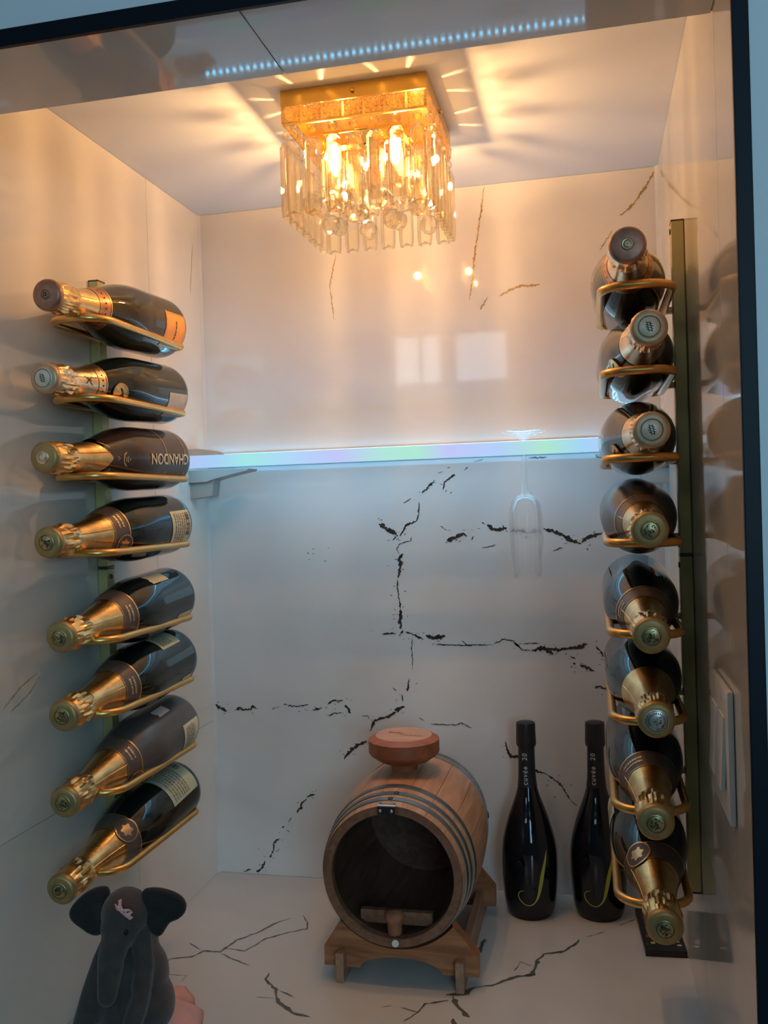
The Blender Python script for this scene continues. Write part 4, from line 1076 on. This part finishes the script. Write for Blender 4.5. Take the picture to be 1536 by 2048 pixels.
# two standing black bottles
JP = [(0.0, 0.0345), (0.006, 0.0375), (0.014, 0.0395), (0.030, 0.0418), (0.065, 0.0440), (0.085, 0.0442), (0.100, 0.0438), (0.118, 0.0415), (0.135, 0.0372), (0.153, 0.0320),
      (0.170, 0.0255), (0.188, 0.0190), (0.2055, 0.0142), (0.225, 0.0130), (0.258, 0.0124), (0.305, 0.0124)]
def standing(x, y, label, turn):
    t = thing('black_bottle', label, 'bottle', (x, y, ZF), 'standing black bottles')
    t.rotation_euler = (0, 0, math.atan2(-x, y) + D_(turn))
    MB().lathe([(0.0001, 0.012), (0.02, 0.008), (0.031, 0.0005)] + smooth_prof(JP, 0.0, 0.25, 56), 64).build('glass_body', M['glass_jet'], t, angle=50)
    MB().lathe(smooth_prof(JP, 0.203, 0.266, 16, 0.0006) + [(0.0142, 0.2675)], 40).build('foil', M['capsule_black'], t, angle=50)
    rnd = random.Random(5)
    n = 40; vs = []; fs = []
    prof = [(0.0145, 0.2660), (0.0160, 0.2700), (0.0158, 0.2760), (0.0154, 0.2900), (0.0152, 0.3000), (0.0146, 0.3035), (0.0120, 0.3045), (0.0001, 0.3050)]
    for r, z in prof:
        for i in range(n):
            a = 2 * PI * i / n
            k = 1 + 0.035 * mnoise.noise(Vector((math.cos(a) * 3, math.sin(a) * 3, z * 160))) * (1 if z < 0.303 else .2)
            vs.append((r * k * math.cos(a), r * k * math.sin(a), z))
    for j in range(len(prof) - 1):
        for i in range(n):
            fs.append((j * n + i, j * n + (i + 1) % n, (j + 1) * n + (i + 1) % n, (j + 1) * n + i))
    mesh_obj('capsule', vs, fs, M['capsule_black'], t, angle=30)
    front = -PI / 2
    # the big J: pixels of the photograph turned into metres round and up the bottle
    jp = [(0.0270, 0.1120, .0002), (0.0236, 0.0960, .0016), (0.0192, 0.0760, .0027), (0.0160, 0.0580, .0028), (0.0128, 0.0430, .0020), (0.0085, 0.0340, .0012), (0.0028, 0.0285, .0009),
          (-0.0035, 0.0270, .0008), (-0.0105, 0.0290, .0008), (-0.0165, 0.0345, .0008), (-0.0190, 0.0405, .0007), (-0.0180, 0.0460, .0006), (-0.0140, 0.0495, .0005), (-0.0095, 0.0500, .0003)]
    pts = []
    for i in range(len(jp) - 1):
        for k in range(4):
            a = Vector(jp[max(i - 1, 0)]); b = Vector(jp[i]); c = Vector(jp[i + 1]); d = Vector(jp[min(i + 2, len(jp) - 1)]); q = k / 4
            pts.append(0.5 * ((2 * b) + (c - a) * q + (2 * a - 5 * b + 4 * c - d) * q * q + (3 * b - a - 3 * c + d) * q ** 3))
    pts.append(Vector(jp[-1]))
    v2, fs = ribbon([Vector((p.x, p.y)) for p in pts], [(max(p.z, 0.0002), max(p.z, 0.0002)) for p in pts])
    vs = [on_shell(JP, front + math.asin(max(-.95, min(.95, v.x / 0.0442))), v.y, 0.0005) for v in v2]
    mesh_obj('letter_mark', vs, fs, M['yellow_green'], t, smooth=False)
    mesh_obj('neck_lettering', *text_on(JP, 'cuv\u00e9e  20', 0.0105, front + D_(2), 0.232, 'axis', 0.0011, True, -1, 0.008, 1.22), M['print_white'], t, smooth=False)
    return t
standing(-0.1125, 1.459, 'standing black bottle with yellow green J beside the barrel', 0)
standing(-0.0047, 1.471, 'standing black bottle with yellow green J beside the right rack', -6)

# ---------------------------------------------------------------- barrel on its stand
BX, BY, BZ = -0.2797, 1.200, -0.5095
BL = 0.272
barrel = thing('wine_barrel', 'small oak barrel with open dark front lying on a wooden stand', 'barrel', (BX, BY, BZ - 0.0975))
mB = Matrix.Translation((0, 0, 0.0975)) @ rot_y_up()
def bprof(t):
    return 0.0972 + 0.0145 * (1 - (2 * t - 1) ** 2) ** 0.9
NS = 24
body = [(bprof(k / NS), BL * k / NS) for k in range(NS + 1)]
for k in range(18):                          # staves, each a curved board with a fine joint
    a0 = 2 * PI * k / 18 + 0.0025; a1 = 2 * PI * (k + 1) / 18 - 0.0025
    mb = MB()
    mb.lathe(body, 5, mB, a0=a0, a1=a1)
    mb.lathe([(r - 0.009, z) for r, z in body[::-1]], 5, mB, a0=a0, a1=a1)
    mb.lathe([body[-1], (body[-1][0] - 0.009, BL)], 5, mB, a0=a0, a1=a1)
    mb.build('stave', M['barrel_wood'], barrel, angle=30)
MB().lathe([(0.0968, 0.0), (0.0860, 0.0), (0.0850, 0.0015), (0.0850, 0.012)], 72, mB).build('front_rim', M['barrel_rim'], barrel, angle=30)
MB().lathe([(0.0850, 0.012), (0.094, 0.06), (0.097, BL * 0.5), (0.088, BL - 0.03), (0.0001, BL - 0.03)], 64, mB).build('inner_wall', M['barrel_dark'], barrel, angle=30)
MB().lathe([(0.0001, BL - 0.012), (0.089, BL - 0.012)], 64, mB).build('back_head', M['barrel_wood'], barrel)
def hoop(t0, t1, rivet=None):
    pr = [(bprof(t0), BL * t0 - 0.0002), (bprof(t0) + 0.0014, BL * t0)] + [(bprof(t0 + (t1 - t0) * k / 4) + 0.0014, BL * (t0 + (t1 - t0) * k / 4)) for k in range(1, 5)] + [(bprof(t1), BL * t1 + 0.0002)]
    h = MB().lathe(pr, 80, mB).build('hoop', M['steel'], barrel, angle=40)
    if rivet is not None:
        a = rivet; tm = (t0 + t1) / 2; r = bprof(tm) + 0.0014
        p = Vector((r * math.cos(a), BL * tm, 0.0975 + r * math.sin(a)))
        m_ = Matrix.Translation(p) @ Vector((math.cos(a), 0, math.sin(a))).to_track_quat('Z', 'Y').to_matrix().to_4x4()
        MB().lathe([(0.0001, 0.0016), (0.0025, 0.0012), (0.0038, 0.0)], 12, m_).build('rivet', M['steel_dark'], h)
    return h
hoop(0.045, 0.075, PI / 2 + 0.02); hoop(0.105, 0.135, PI / 2 - 0.03); hoop(0.185, 0.220)
hoop(0.790, 0.815, 0.12); hoop(0.868, 0.896, 0.08); hoop(0.935, 0.965, 0.04)
door = MB().lathe([(0.0001, -0.0030), (0.0972, -0.0030), (0.0978, -0.0020), (0.0972, -0.0006), (0.0001, -0.0006)], 72, mB).build('clear_door', M['acrylic'], barrel, angle=30)
hz = 0.0975 + 0.0972
hp = MB().box(-0.0125, 0.0125, 0.0, 0.0085, -0.0003, 0.0014, 0.0004).build('hinge_leaf', M['hinge'], barrel, smooth=False); hp.location = (-0.004, 0.0005, hz)
hq = MB().box(-0.0120, 0.0120, -0.0012, 0.0, -0.0110, -0.0005, 0.0004).build('hinge_leaf', M['steel_dark'], barrel, smooth=False); hq.location = (-0.004, -0.0031, hz)
MB().tube([(-0.0125, 0, 0), (0.0125, 0, 0)], 0.0012, 8).build('hinge_pin', M['hinge'], barrel).location = (-0.004, -0.0022, hz + 0.0004)
for sx in (-0.0085, 0.0075):
    m_ = Matrix.Translation((sx, -0.0013, -0.006)) @ Matrix.Rotation(PI / 2, 4, 'X')
    MB().lathe([(0.0001, 0.0012), (0.0018, 0.0008), (0.0024, 0.0)], 10, m_).build('screw', M['hinge'], hq)
for sx in (-0.009, 0.009):
    MB().lathe([(0.0001, 0.0020), (0.0012, 0.0018), (0.0016, 0.0012)], 8, Matrix.Translation((sx, 0.005, 0))).build('screw', M['steel_dark'], hp)
mg = MB().lathe([(0.0001, 0.0026), (0.0042, 0.0024), (0.0050, 0.0012), (0.0050, 0.0)], 20, Matrix.Rotation(PI / 2, 4, 'X')).build('magnet_button', M['magnet'], barrel)
mg.location = (0.003, -0.003, 0.0975 - 0.0895)
MB().box(-0.052, 0.050, 0.024, 0.034, 0.0215, 0.0395, 0.001).build('inner_ledge', M['barrel_rim'], barrel, smooth=False)
lid = MB().lathe([(0.0001, -0.0385), (0.034, -0.0385), (0.0380, -0.0370), (0.0505, -0.0285), (0.0522, -0.0262), (0.0524, -0.0250), (0.0532, -0.0245), (0.0532, -0.0060), (0.0440, -0.0006), (0.0425, 0.0), (0.0001, 0.0)], 64).build('bung_lid', M['lid_wood'], barrel, angle=22)
lid.location = (-0.0052, 1.330 - BY, -0.3475 - (BZ - 0.0975))
MB().lathe([(0.0001, 0.0003), (0.0420, 0.0003), (0.0425, 0.0)], 64).build('lid_face', M['lid_top'], lid, angle=22)
MB().lathe([(0.018, -0.060), (0.022, -0.038)], 24).build('bung_stem', M['lid_wood'], lid)
rnd = random.Random(11); sq = MB()
for k, (x0, x1, y0, amp) in enumerate(((-0.024, -0.002, 0.006, 0.0040), (-0.006, 0.030, -0.006, 0.0030))):
    pts = []
    for i in range(46):
        t = i / 45
        pts.append(Vector((x0 + (x1 - x0) * t + 0.0018 * math.sin(t * 40), y0 - 0.10 * (x0 + (x1 - x0) * t) + amp * math.sin(t * 37 + k) * (0.5 + 0.5 * math.sin(t * 9 + 1)))))
    v2, fs = ribbon(pts, [(0.00045, 0.00045)] * len(pts))
    sq.add([(v.x, v.y, 0.0005) for v in v2], fs)
sq.build('burnt_script', M['crest_dark'], lid, smooth=False)

stand = thing('barrel_stand', 'oak stand with arched cradle boards under the small barrel', 'stand', (BX, BY, ZF))
def cradle(y0, y1):
    cz = BZ - ZF
    out = [(-0.1035, 0.0150), (-0.1035, 0.0425), (-0.0760, 0.0840)]
    R = 0.1056 if y0 < 0.1 else 0.1068
    a_l = math.atan2(0.0840 - cz, -0.0760); a_r = math.atan2(0.0840 - cz, 0.0790)
    a0 = a_l if a_l < 0 else a_l - 2 * PI
    for k in range(25):
        a = a0 + (a_r - a0) * k / 24
        out.append((R * math.cos(a), cz + R * math.sin(a)))
    out += [(0.0790, 0.0840), (0.1135, 0.0430), (0.1135, 0.0150), (0.0640, 0.0150)]
    for k in range(1, 16):
        a = PI * k / 16
        out.append((0.006 + 0.058 * math.cos(a), 0.0150 + 0.0185 * math.sin(a)))
    out.append((-0.0520, 0.0150))
    mb = MB(); n = len(out)
    bm = bmesh.new()
    vs0 = [bm.verts.new((x, y0, z)) for x, z in out]
    f = bm.faces.new(vs0)
    g = bmesh.ops.extrude_face_region(bm, geom=[f])
    for v in [e for e in g['geom'] if isinstance(e, bmesh.types.BMVert)]:
        v.co.y = y1
    bmesh.ops.triangulate(bm, faces=[q for q in bm.faces if len(q.verts) > 4])
    bmesh.ops.recalc_face_normals(bm, faces=bm.faces[:])
    bm.verts.index_update()
    mb.add([v.co.copy() for v in bm.verts], [tuple(v.index for v in q.verts) for q in bm.faces])
    bm.free()
    return mb.build('cradle_board', M['stand_wood'], stand, angle=25)
cradle(0.013, 0.033); cradle(0.232, 0.252)
for x in (-0.0770, 0.0900):
    MB().box(x - 0.0058, x + 0.0058, -0.004, 0.268, 0.0, 0.0400, 0.0012).build('rail', M['stand_rail'], stand, smooth=False)
cork = thing('cork', 'brown cork standing inside the open front of the barrel', 'cork', (BX - 0.001, BY + 0.0140, BZ - 0.0850 + 0.0006))
MB().lathe([(0.0001, 0.0), (0.0090, 0.0), (0.0098, 0.001), (0.0105, 0.018), (0.0128, 0.021), (0.0128, 0.027), (0.0100, 0.0315), (0.0001, 0.0330)], 28).build('plug', M['cork'], cork, angle=60)

# ---------------------------------------------------------------- flat black box
def v2(x, y):
    return Vector((x, y))
ang = math.atan2(0.0090, 0.1355)
bxm = Matrix.Translation((0.0825, 1.4090, ZF)) @ Matrix.Rotation(ang, 4, 'Z')
box = thing('flat_box', 'flat black box with small coloured lettering against the right wall', 'box', matrix=bxm)
MB().box(-0.0290, 0.0290, -0.0675, 0.0675, 0.0, 0.0095, 0.0012).build('case', M['box_black'], box, smooth=False)
rnd = random.Random(4)
mb = MB(); y = 0.050
while y > -0.022:
    l = rnd.uniform(0.002, 0.005)
    pts = [Vector((-0.018 + rnd.uniform(-.003, .003), y)), Vector((-0.014 + rnd.uniform(-.003, .004), y - l * .5)), Vector((-0.020 + rnd.uniform(-.002, .003), y - l))]
    a, f = ribbon(pts, [(0.0005, 0.0005)] * 3); mb.add([(p.x, p.y, 0.0098) for p in a], f); y -= l * 1.15
mb.build('script_lettering', M['print_white'], box, smooth=False)
for nm, mname, pts in (('red_print', 'p_red', [(-0.020, -0.026, .006, .008), (-0.012, -0.035, .005, .006)]), ('yellow_print', 'p_yellow', [(-0.016, -0.046, .006, .006), (0.019, -0.040, .006, .004)]),
                       ('green_print', 'p_green', [(-0.002, -0.040, .005, .010), (-0.024, -0.050, .004, .005)]), ('white_print', 'print_white', [(0.018, -0.030, .007, .0028), (0.019, -0.036, .006, .0025), (0.0205, -0.050, .006, .004)])):
    if mname not in M:
        M[mname] = mat(mname, {'p_red': (.28, .05, .04), 'p_yellow': (.50, .42, .14), 'p_green': (.03, .11, .09)}[mname], 0.4)
    mb = MB()
    for x, y, w, l in pts:
        mb.add([(x - w / 2, y - l / 2, .0098), (x + w / 2, y - l / 2, .0098), (x + w / 2, y + l / 2, .0098), (x - w / 2, y + l / 2, .0098)], [(0, 1, 2, 3)])
    mb.build(nm, M[mname], box, smooth=False)

# ---------------------------------------------------------------- switch plate on the right wall
sw = thing('light_switch', 'white double rocker switch plate on the right wall', 'switch', (XR, 0.905, -0.2360))
MB().box(-0.0060, -0.0003, -0.058, 0.058, -0.060, 0.060, 0.0022).build('plate', M['plastic_white'], sw, angle=50)
for y in (-0.024, 0.024):
    m_ = Matrix.Translation((-0.0062, y, 0)) @ Matrix.Rotation(D_(3), 4, 'Y')
    MB().box(-0.0032, 0.0010, -0.0170, 0.0170, -0.0335, 0.0335, 0.0012, m_).build('rocker', M['plastic_white'], sw, angle=50)
    for z in (-0.0480, 0.0480):
        MB().lathe([(0.0001, 0.0006), (0.0022, 0.0004), (0.0028, -0.0002)], 12, Matrix.Translation((-0.0060, y, z)) @ Matrix.Rotation(-PI / 2, 4, 'Y')).build('screw', M['hinge'], sw)

# ---------------------------------------------------------------- plush elephant
EX, EY = -0.507, 0.900
eleph = thing('plush_elephant', 'grey plush elephant with pink bow and skirt sitting at lower left', 'soft toy', (EX, EY, ZF))
def eh(py):
    return (-0.4425 - (py - 1830) * 0.000497) - ZF
def ex(px):
    return (px - 258) * 0.000497
def blob(mb, c, r, rot=None):
    bm = bmesh.new(); bmesh.ops.create_uvsphere(bm, u_segments=28, v_segments=18, radius=1.0)
    m_ = Matrix.Translation(c) @ (rot if rot else Matrix.Identity(4)) @ Matrix.Diagonal((*r, 1))
    bm.verts.index_update()
    mb.add([v.co.copy() for v in bm.verts], [tuple(v.index for v in f.verts) for f in bm.faces], m_)
    bm.free()
def chain(mb, pts):
    """run of overlapping balls, radius along the way"""
    for i in range(len(pts) - 1):
        a = Vector(pts[i][0]); b = Vector(pts[i + 1][0]); k = max(3, int((b - a).length / 0.004))
        for j in range(k + 1):
            t = j / k
            bm = bmesh.new(); bmesh.ops.create_icosphere(bm, subdivisions=2, radius=pts[i][1] * (1 - t) + pts[i + 1][1] * t)
            bm.verts.index_update()
            mb.add([v.co + a.lerp(b, t) for v in bm.verts], [tuple(v.index for v in f.verts) for f in bm.faces]); bm.free()
mb = MB()
blob(mb, (ex(255), -0.004, eh(1822)), (0.0262, 0.027, 0.0270))
blob(mb, (ex(252), -0.014, eh(1846)), (0.0215, 0.019, 0.0215))
chain(mb, [((ex(252), -0.022, eh(1860)), 0.0168), ((ex(248), -0.031, eh(1895)), 0.0148), ((ex(246), -0.036, eh(1935)), 0.0128), ((ex(247), -0.041, eh(1968)), 0.0110)])
blob(mb, (ex(258), 0.012, eh(1905)), (0.0260, 0.024, 0.034))
blob(mb, (ex(262), 0.006, eh(1965)), (0.0375, 0.034, 0.040))
blob(mb, (ex(262), 0.004, eh(2030)), (0.0440, 0.040, 0.042))
blob(mb, (ex(262), 0.008, 0.043), (0.0480, 0.046, 0.040))
chain(mb, [((ex(287), 0.000, eh(1868)), 0.0110), ((ex(305), -0.014, eh(1920)), 0.0112), ((ex(312), -0.028, eh(1975)), 0.0108), ((ex(300), -0.040, eh(2030)), 0.0112), ((ex(290), -0.046, eh(2052)), 0.0115)])
chain(mb, [((ex(222), 0.000, eh(1872)), 0.0112), ((ex(203), -0.010, eh(1925)), 0.0118), ((ex(188), -0.022, eh(1985)), 0.0118), ((ex(178), -0.032, eh(2045)), 0.0125)])
chain(mb, [((0.022, -0.010, 0.036), 0.022), ((0.036, -0.060, 0.024), 0.0195), ((0.040, -0.092, 0.0215), 0.0205)])
chain(mb, [((-0.022, -0.010, 0.036), 0.022), ((-0.036, -0.060, 0.024), 0.0195), ((-0.040, -0.092, 0.0215), 0.0205)])
raw = mb.build('elephant_raw', M['plush'])
md = raw.modifiers.new('skin', 'REMESH'); md.mode = 'VOXEL'; md.voxel_size = 0.0020; md.use_smooth_shade = True
ms = raw.modifiers.new('soft', 'SMOOTH'); ms.factor = 0.6; ms.iterations = 10
dg = bpy.context.evaluated_depsgraph_get(); dg.update()
me = bpy.data.meshes.new_from_object(raw.evaluated_get(dg)); me.name = 'body'
me.polygons.foreach_set('use_smooth', [True] * len(me.polygons))
old = raw.data; bpy.data.objects.remove(raw); bpy.data.meshes.remove(old)
me.materials.clear(); me.materials.append(M['plush'])
link(bpy.data.objects.new('body', me), eleph)
def ear(poly, material, back):
    pts = [Vector((ex(60 + X / 3.84), eh(1720 + Y / 3.84))) for X, Y in poly]
    # round the outline
    for _ in range(2):
        q = []
        for i in range(len(pts)):
            a = pts[i]; b = pts[(i + 1) % len(pts)]
            q += [a.lerp(b, .25), a.lerp(b, .75)]
        pts = q
    pts = [Vector((p.x * 1.10 + (0.004 if p.x > 0 else -0.006), p.y - (p.y - eh(1825)) * -0.06)) for p in pts]
    c = sum(pts, Vector((0, 0))) / len(pts); n = len(pts)
    vs = []; fs = []
    sgn = -1 if c.x < 0 else 1
    def yy(p):
        return back + 0.10 * abs(p.x) + 0.0
    rings = [(0.15, -0.0015), (0.55, -0.0020), (0.85, -0.0052), (0.97, -0.0036), (1.0, 0.0), (0.95, 0.0040), (0.7, 0.0055), (0.2, 0.0055)]
    for k, dy in rings:
        for p in pts:
            q = c + (p - c) * k
            vs.append((q.x, yy(q) + dy, q.y))
    m = len(rings)
    for j in range(m - 1):
        for i in range(n):
            fs.append((j * n + i, j * n + (i + 1) % n, (j + 1) * n + (i + 1) % n, (j + 1) * n + i))
    fs.append(tuple(reversed(range(n)))); fs.append(tuple((m - 1) * n + i for i in range(n)))
    return mesh_obj('ear', vs, fs, material, eleph, angle=70)
ear([(640, 215), (540, 215), (420, 275), (300, 380), (255, 465), (280, 530), (370, 575), (450, 620), (540, 620), (600, 560), (620, 380)], M['plush_dark'], 0.000)
ear([(850, 200), (960, 185), (1090, 215), (1175, 265), (1205, 345), (1160, 425), (1065, 460), (1025, 525), (990, 580), (930, 565), (880, 480), (860, 300)], M['plush_dark'], -0.002)
for px, sx in ((283, 1), (226, -1)):
    blob_m = MB(); blob(blob_m, (0, 0, 0), (0.0022, 0.0022, 0.0030))
    e = blob_m.build('eye', M['eye'], eleph); e.location = (ex(px) - (0.001 if sx > 0 else -0.001), -0.0272, eh(1842))
bow = MB()
bw = Vector((ex(272), -0.0305, eh(1796)))
def tape(pts, w):
    """flat ribbon with thickness"""
    v, f = [], []
    P = [Vector(p) for p in pts]
    for i, p in enumerate(P):
        t = (P[min(i + 1, len(P) - 1)] - P[max(i - 1, 0)]).normalized(); nn = Vector((-t.z, 0, t.x)).normalized()
        for o in (-w, w):
            for d in (-0.0006, 0.0006):
                v.append(p + nn * o + Vector((0, d, 0)))
    for i in range(len(P) - 1):
        a, b = 4 * i, 4 * (i + 1)
        f += [(a, a + 2, b + 2, b), (a + 1, b + 1, b + 3, a + 3), (a, b, b + 1, a + 1), (a + 2, a + 3, b + 3, b + 2)]
    f += [(0, 1, 3, 2), (len(v) - 4, len(v) - 2, len(v) - 1, len(v) - 3)]
    return v, f
def bp(px, py, dy=0.0):
    return (ex(px), bw.y + dy, eh(py))
bow.add(*tape([bp(266, 1774, .006), bp(270, 1784, .001), bp(276, 1792)], 0.0019))
bow.add(*tape([bp(256, 1786, .004), bp(266, 1786, -.001), bp(276, 1792)], 0.0018))
bow.add(*tape([bp(276, 1792), bp(284, 1799), bp(294, 1812, .004)], 0.0021))
bow.add(*tape([bp(280, 1795), bp(286, 1788, -.003), bp(294, 1789, -.001), bp(296, 1796, .003), bp(288, 1801, 0)], 0.0014))
blob(bow, (ex(277), bw.y - 0.0006, eh(1793)), (0.0024, 0.0016, 0.0024))
bow.build('bow', M['pink'], eleph, angle=40)
n = 96; vs = []; fs = []
rows = 7
for j in range(rows):
    t = j / (rows - 1)
    for i in range(n):
        a = 2 * PI * i / n
        ruf = (0.5 * math.sin(a * 13) + 0.35 * math.sin(a * 21 + 1)) * t
        r = 0.036 + 0.036 * t + 0.0035 * ruf
        x = r * math.cos(a) + ex(262); y = r * 0.95 * math.sin(a) + 0.006
        z = 0.108 + 0.55 * (y - 0.006) * (0.6 + 0.6 * t) - 0.018 * t * t - 0.030 * t + 0.0045 * ruf
        vs.append((x, y, z))
for j in range(rows - 1):
    for i in range(n):
        fs.append((j * n + i, (j + 1) * n + i, (j + 1) * n + (i + 1) % n, j * n + (i + 1) % n))
sk = mesh_obj('skirt', vs, fs, M['pink_skirt'], eleph, angle=80)
md = sk.modifiers.new('thick', 'SOLIDIFY'); md.thickness = 0.0012
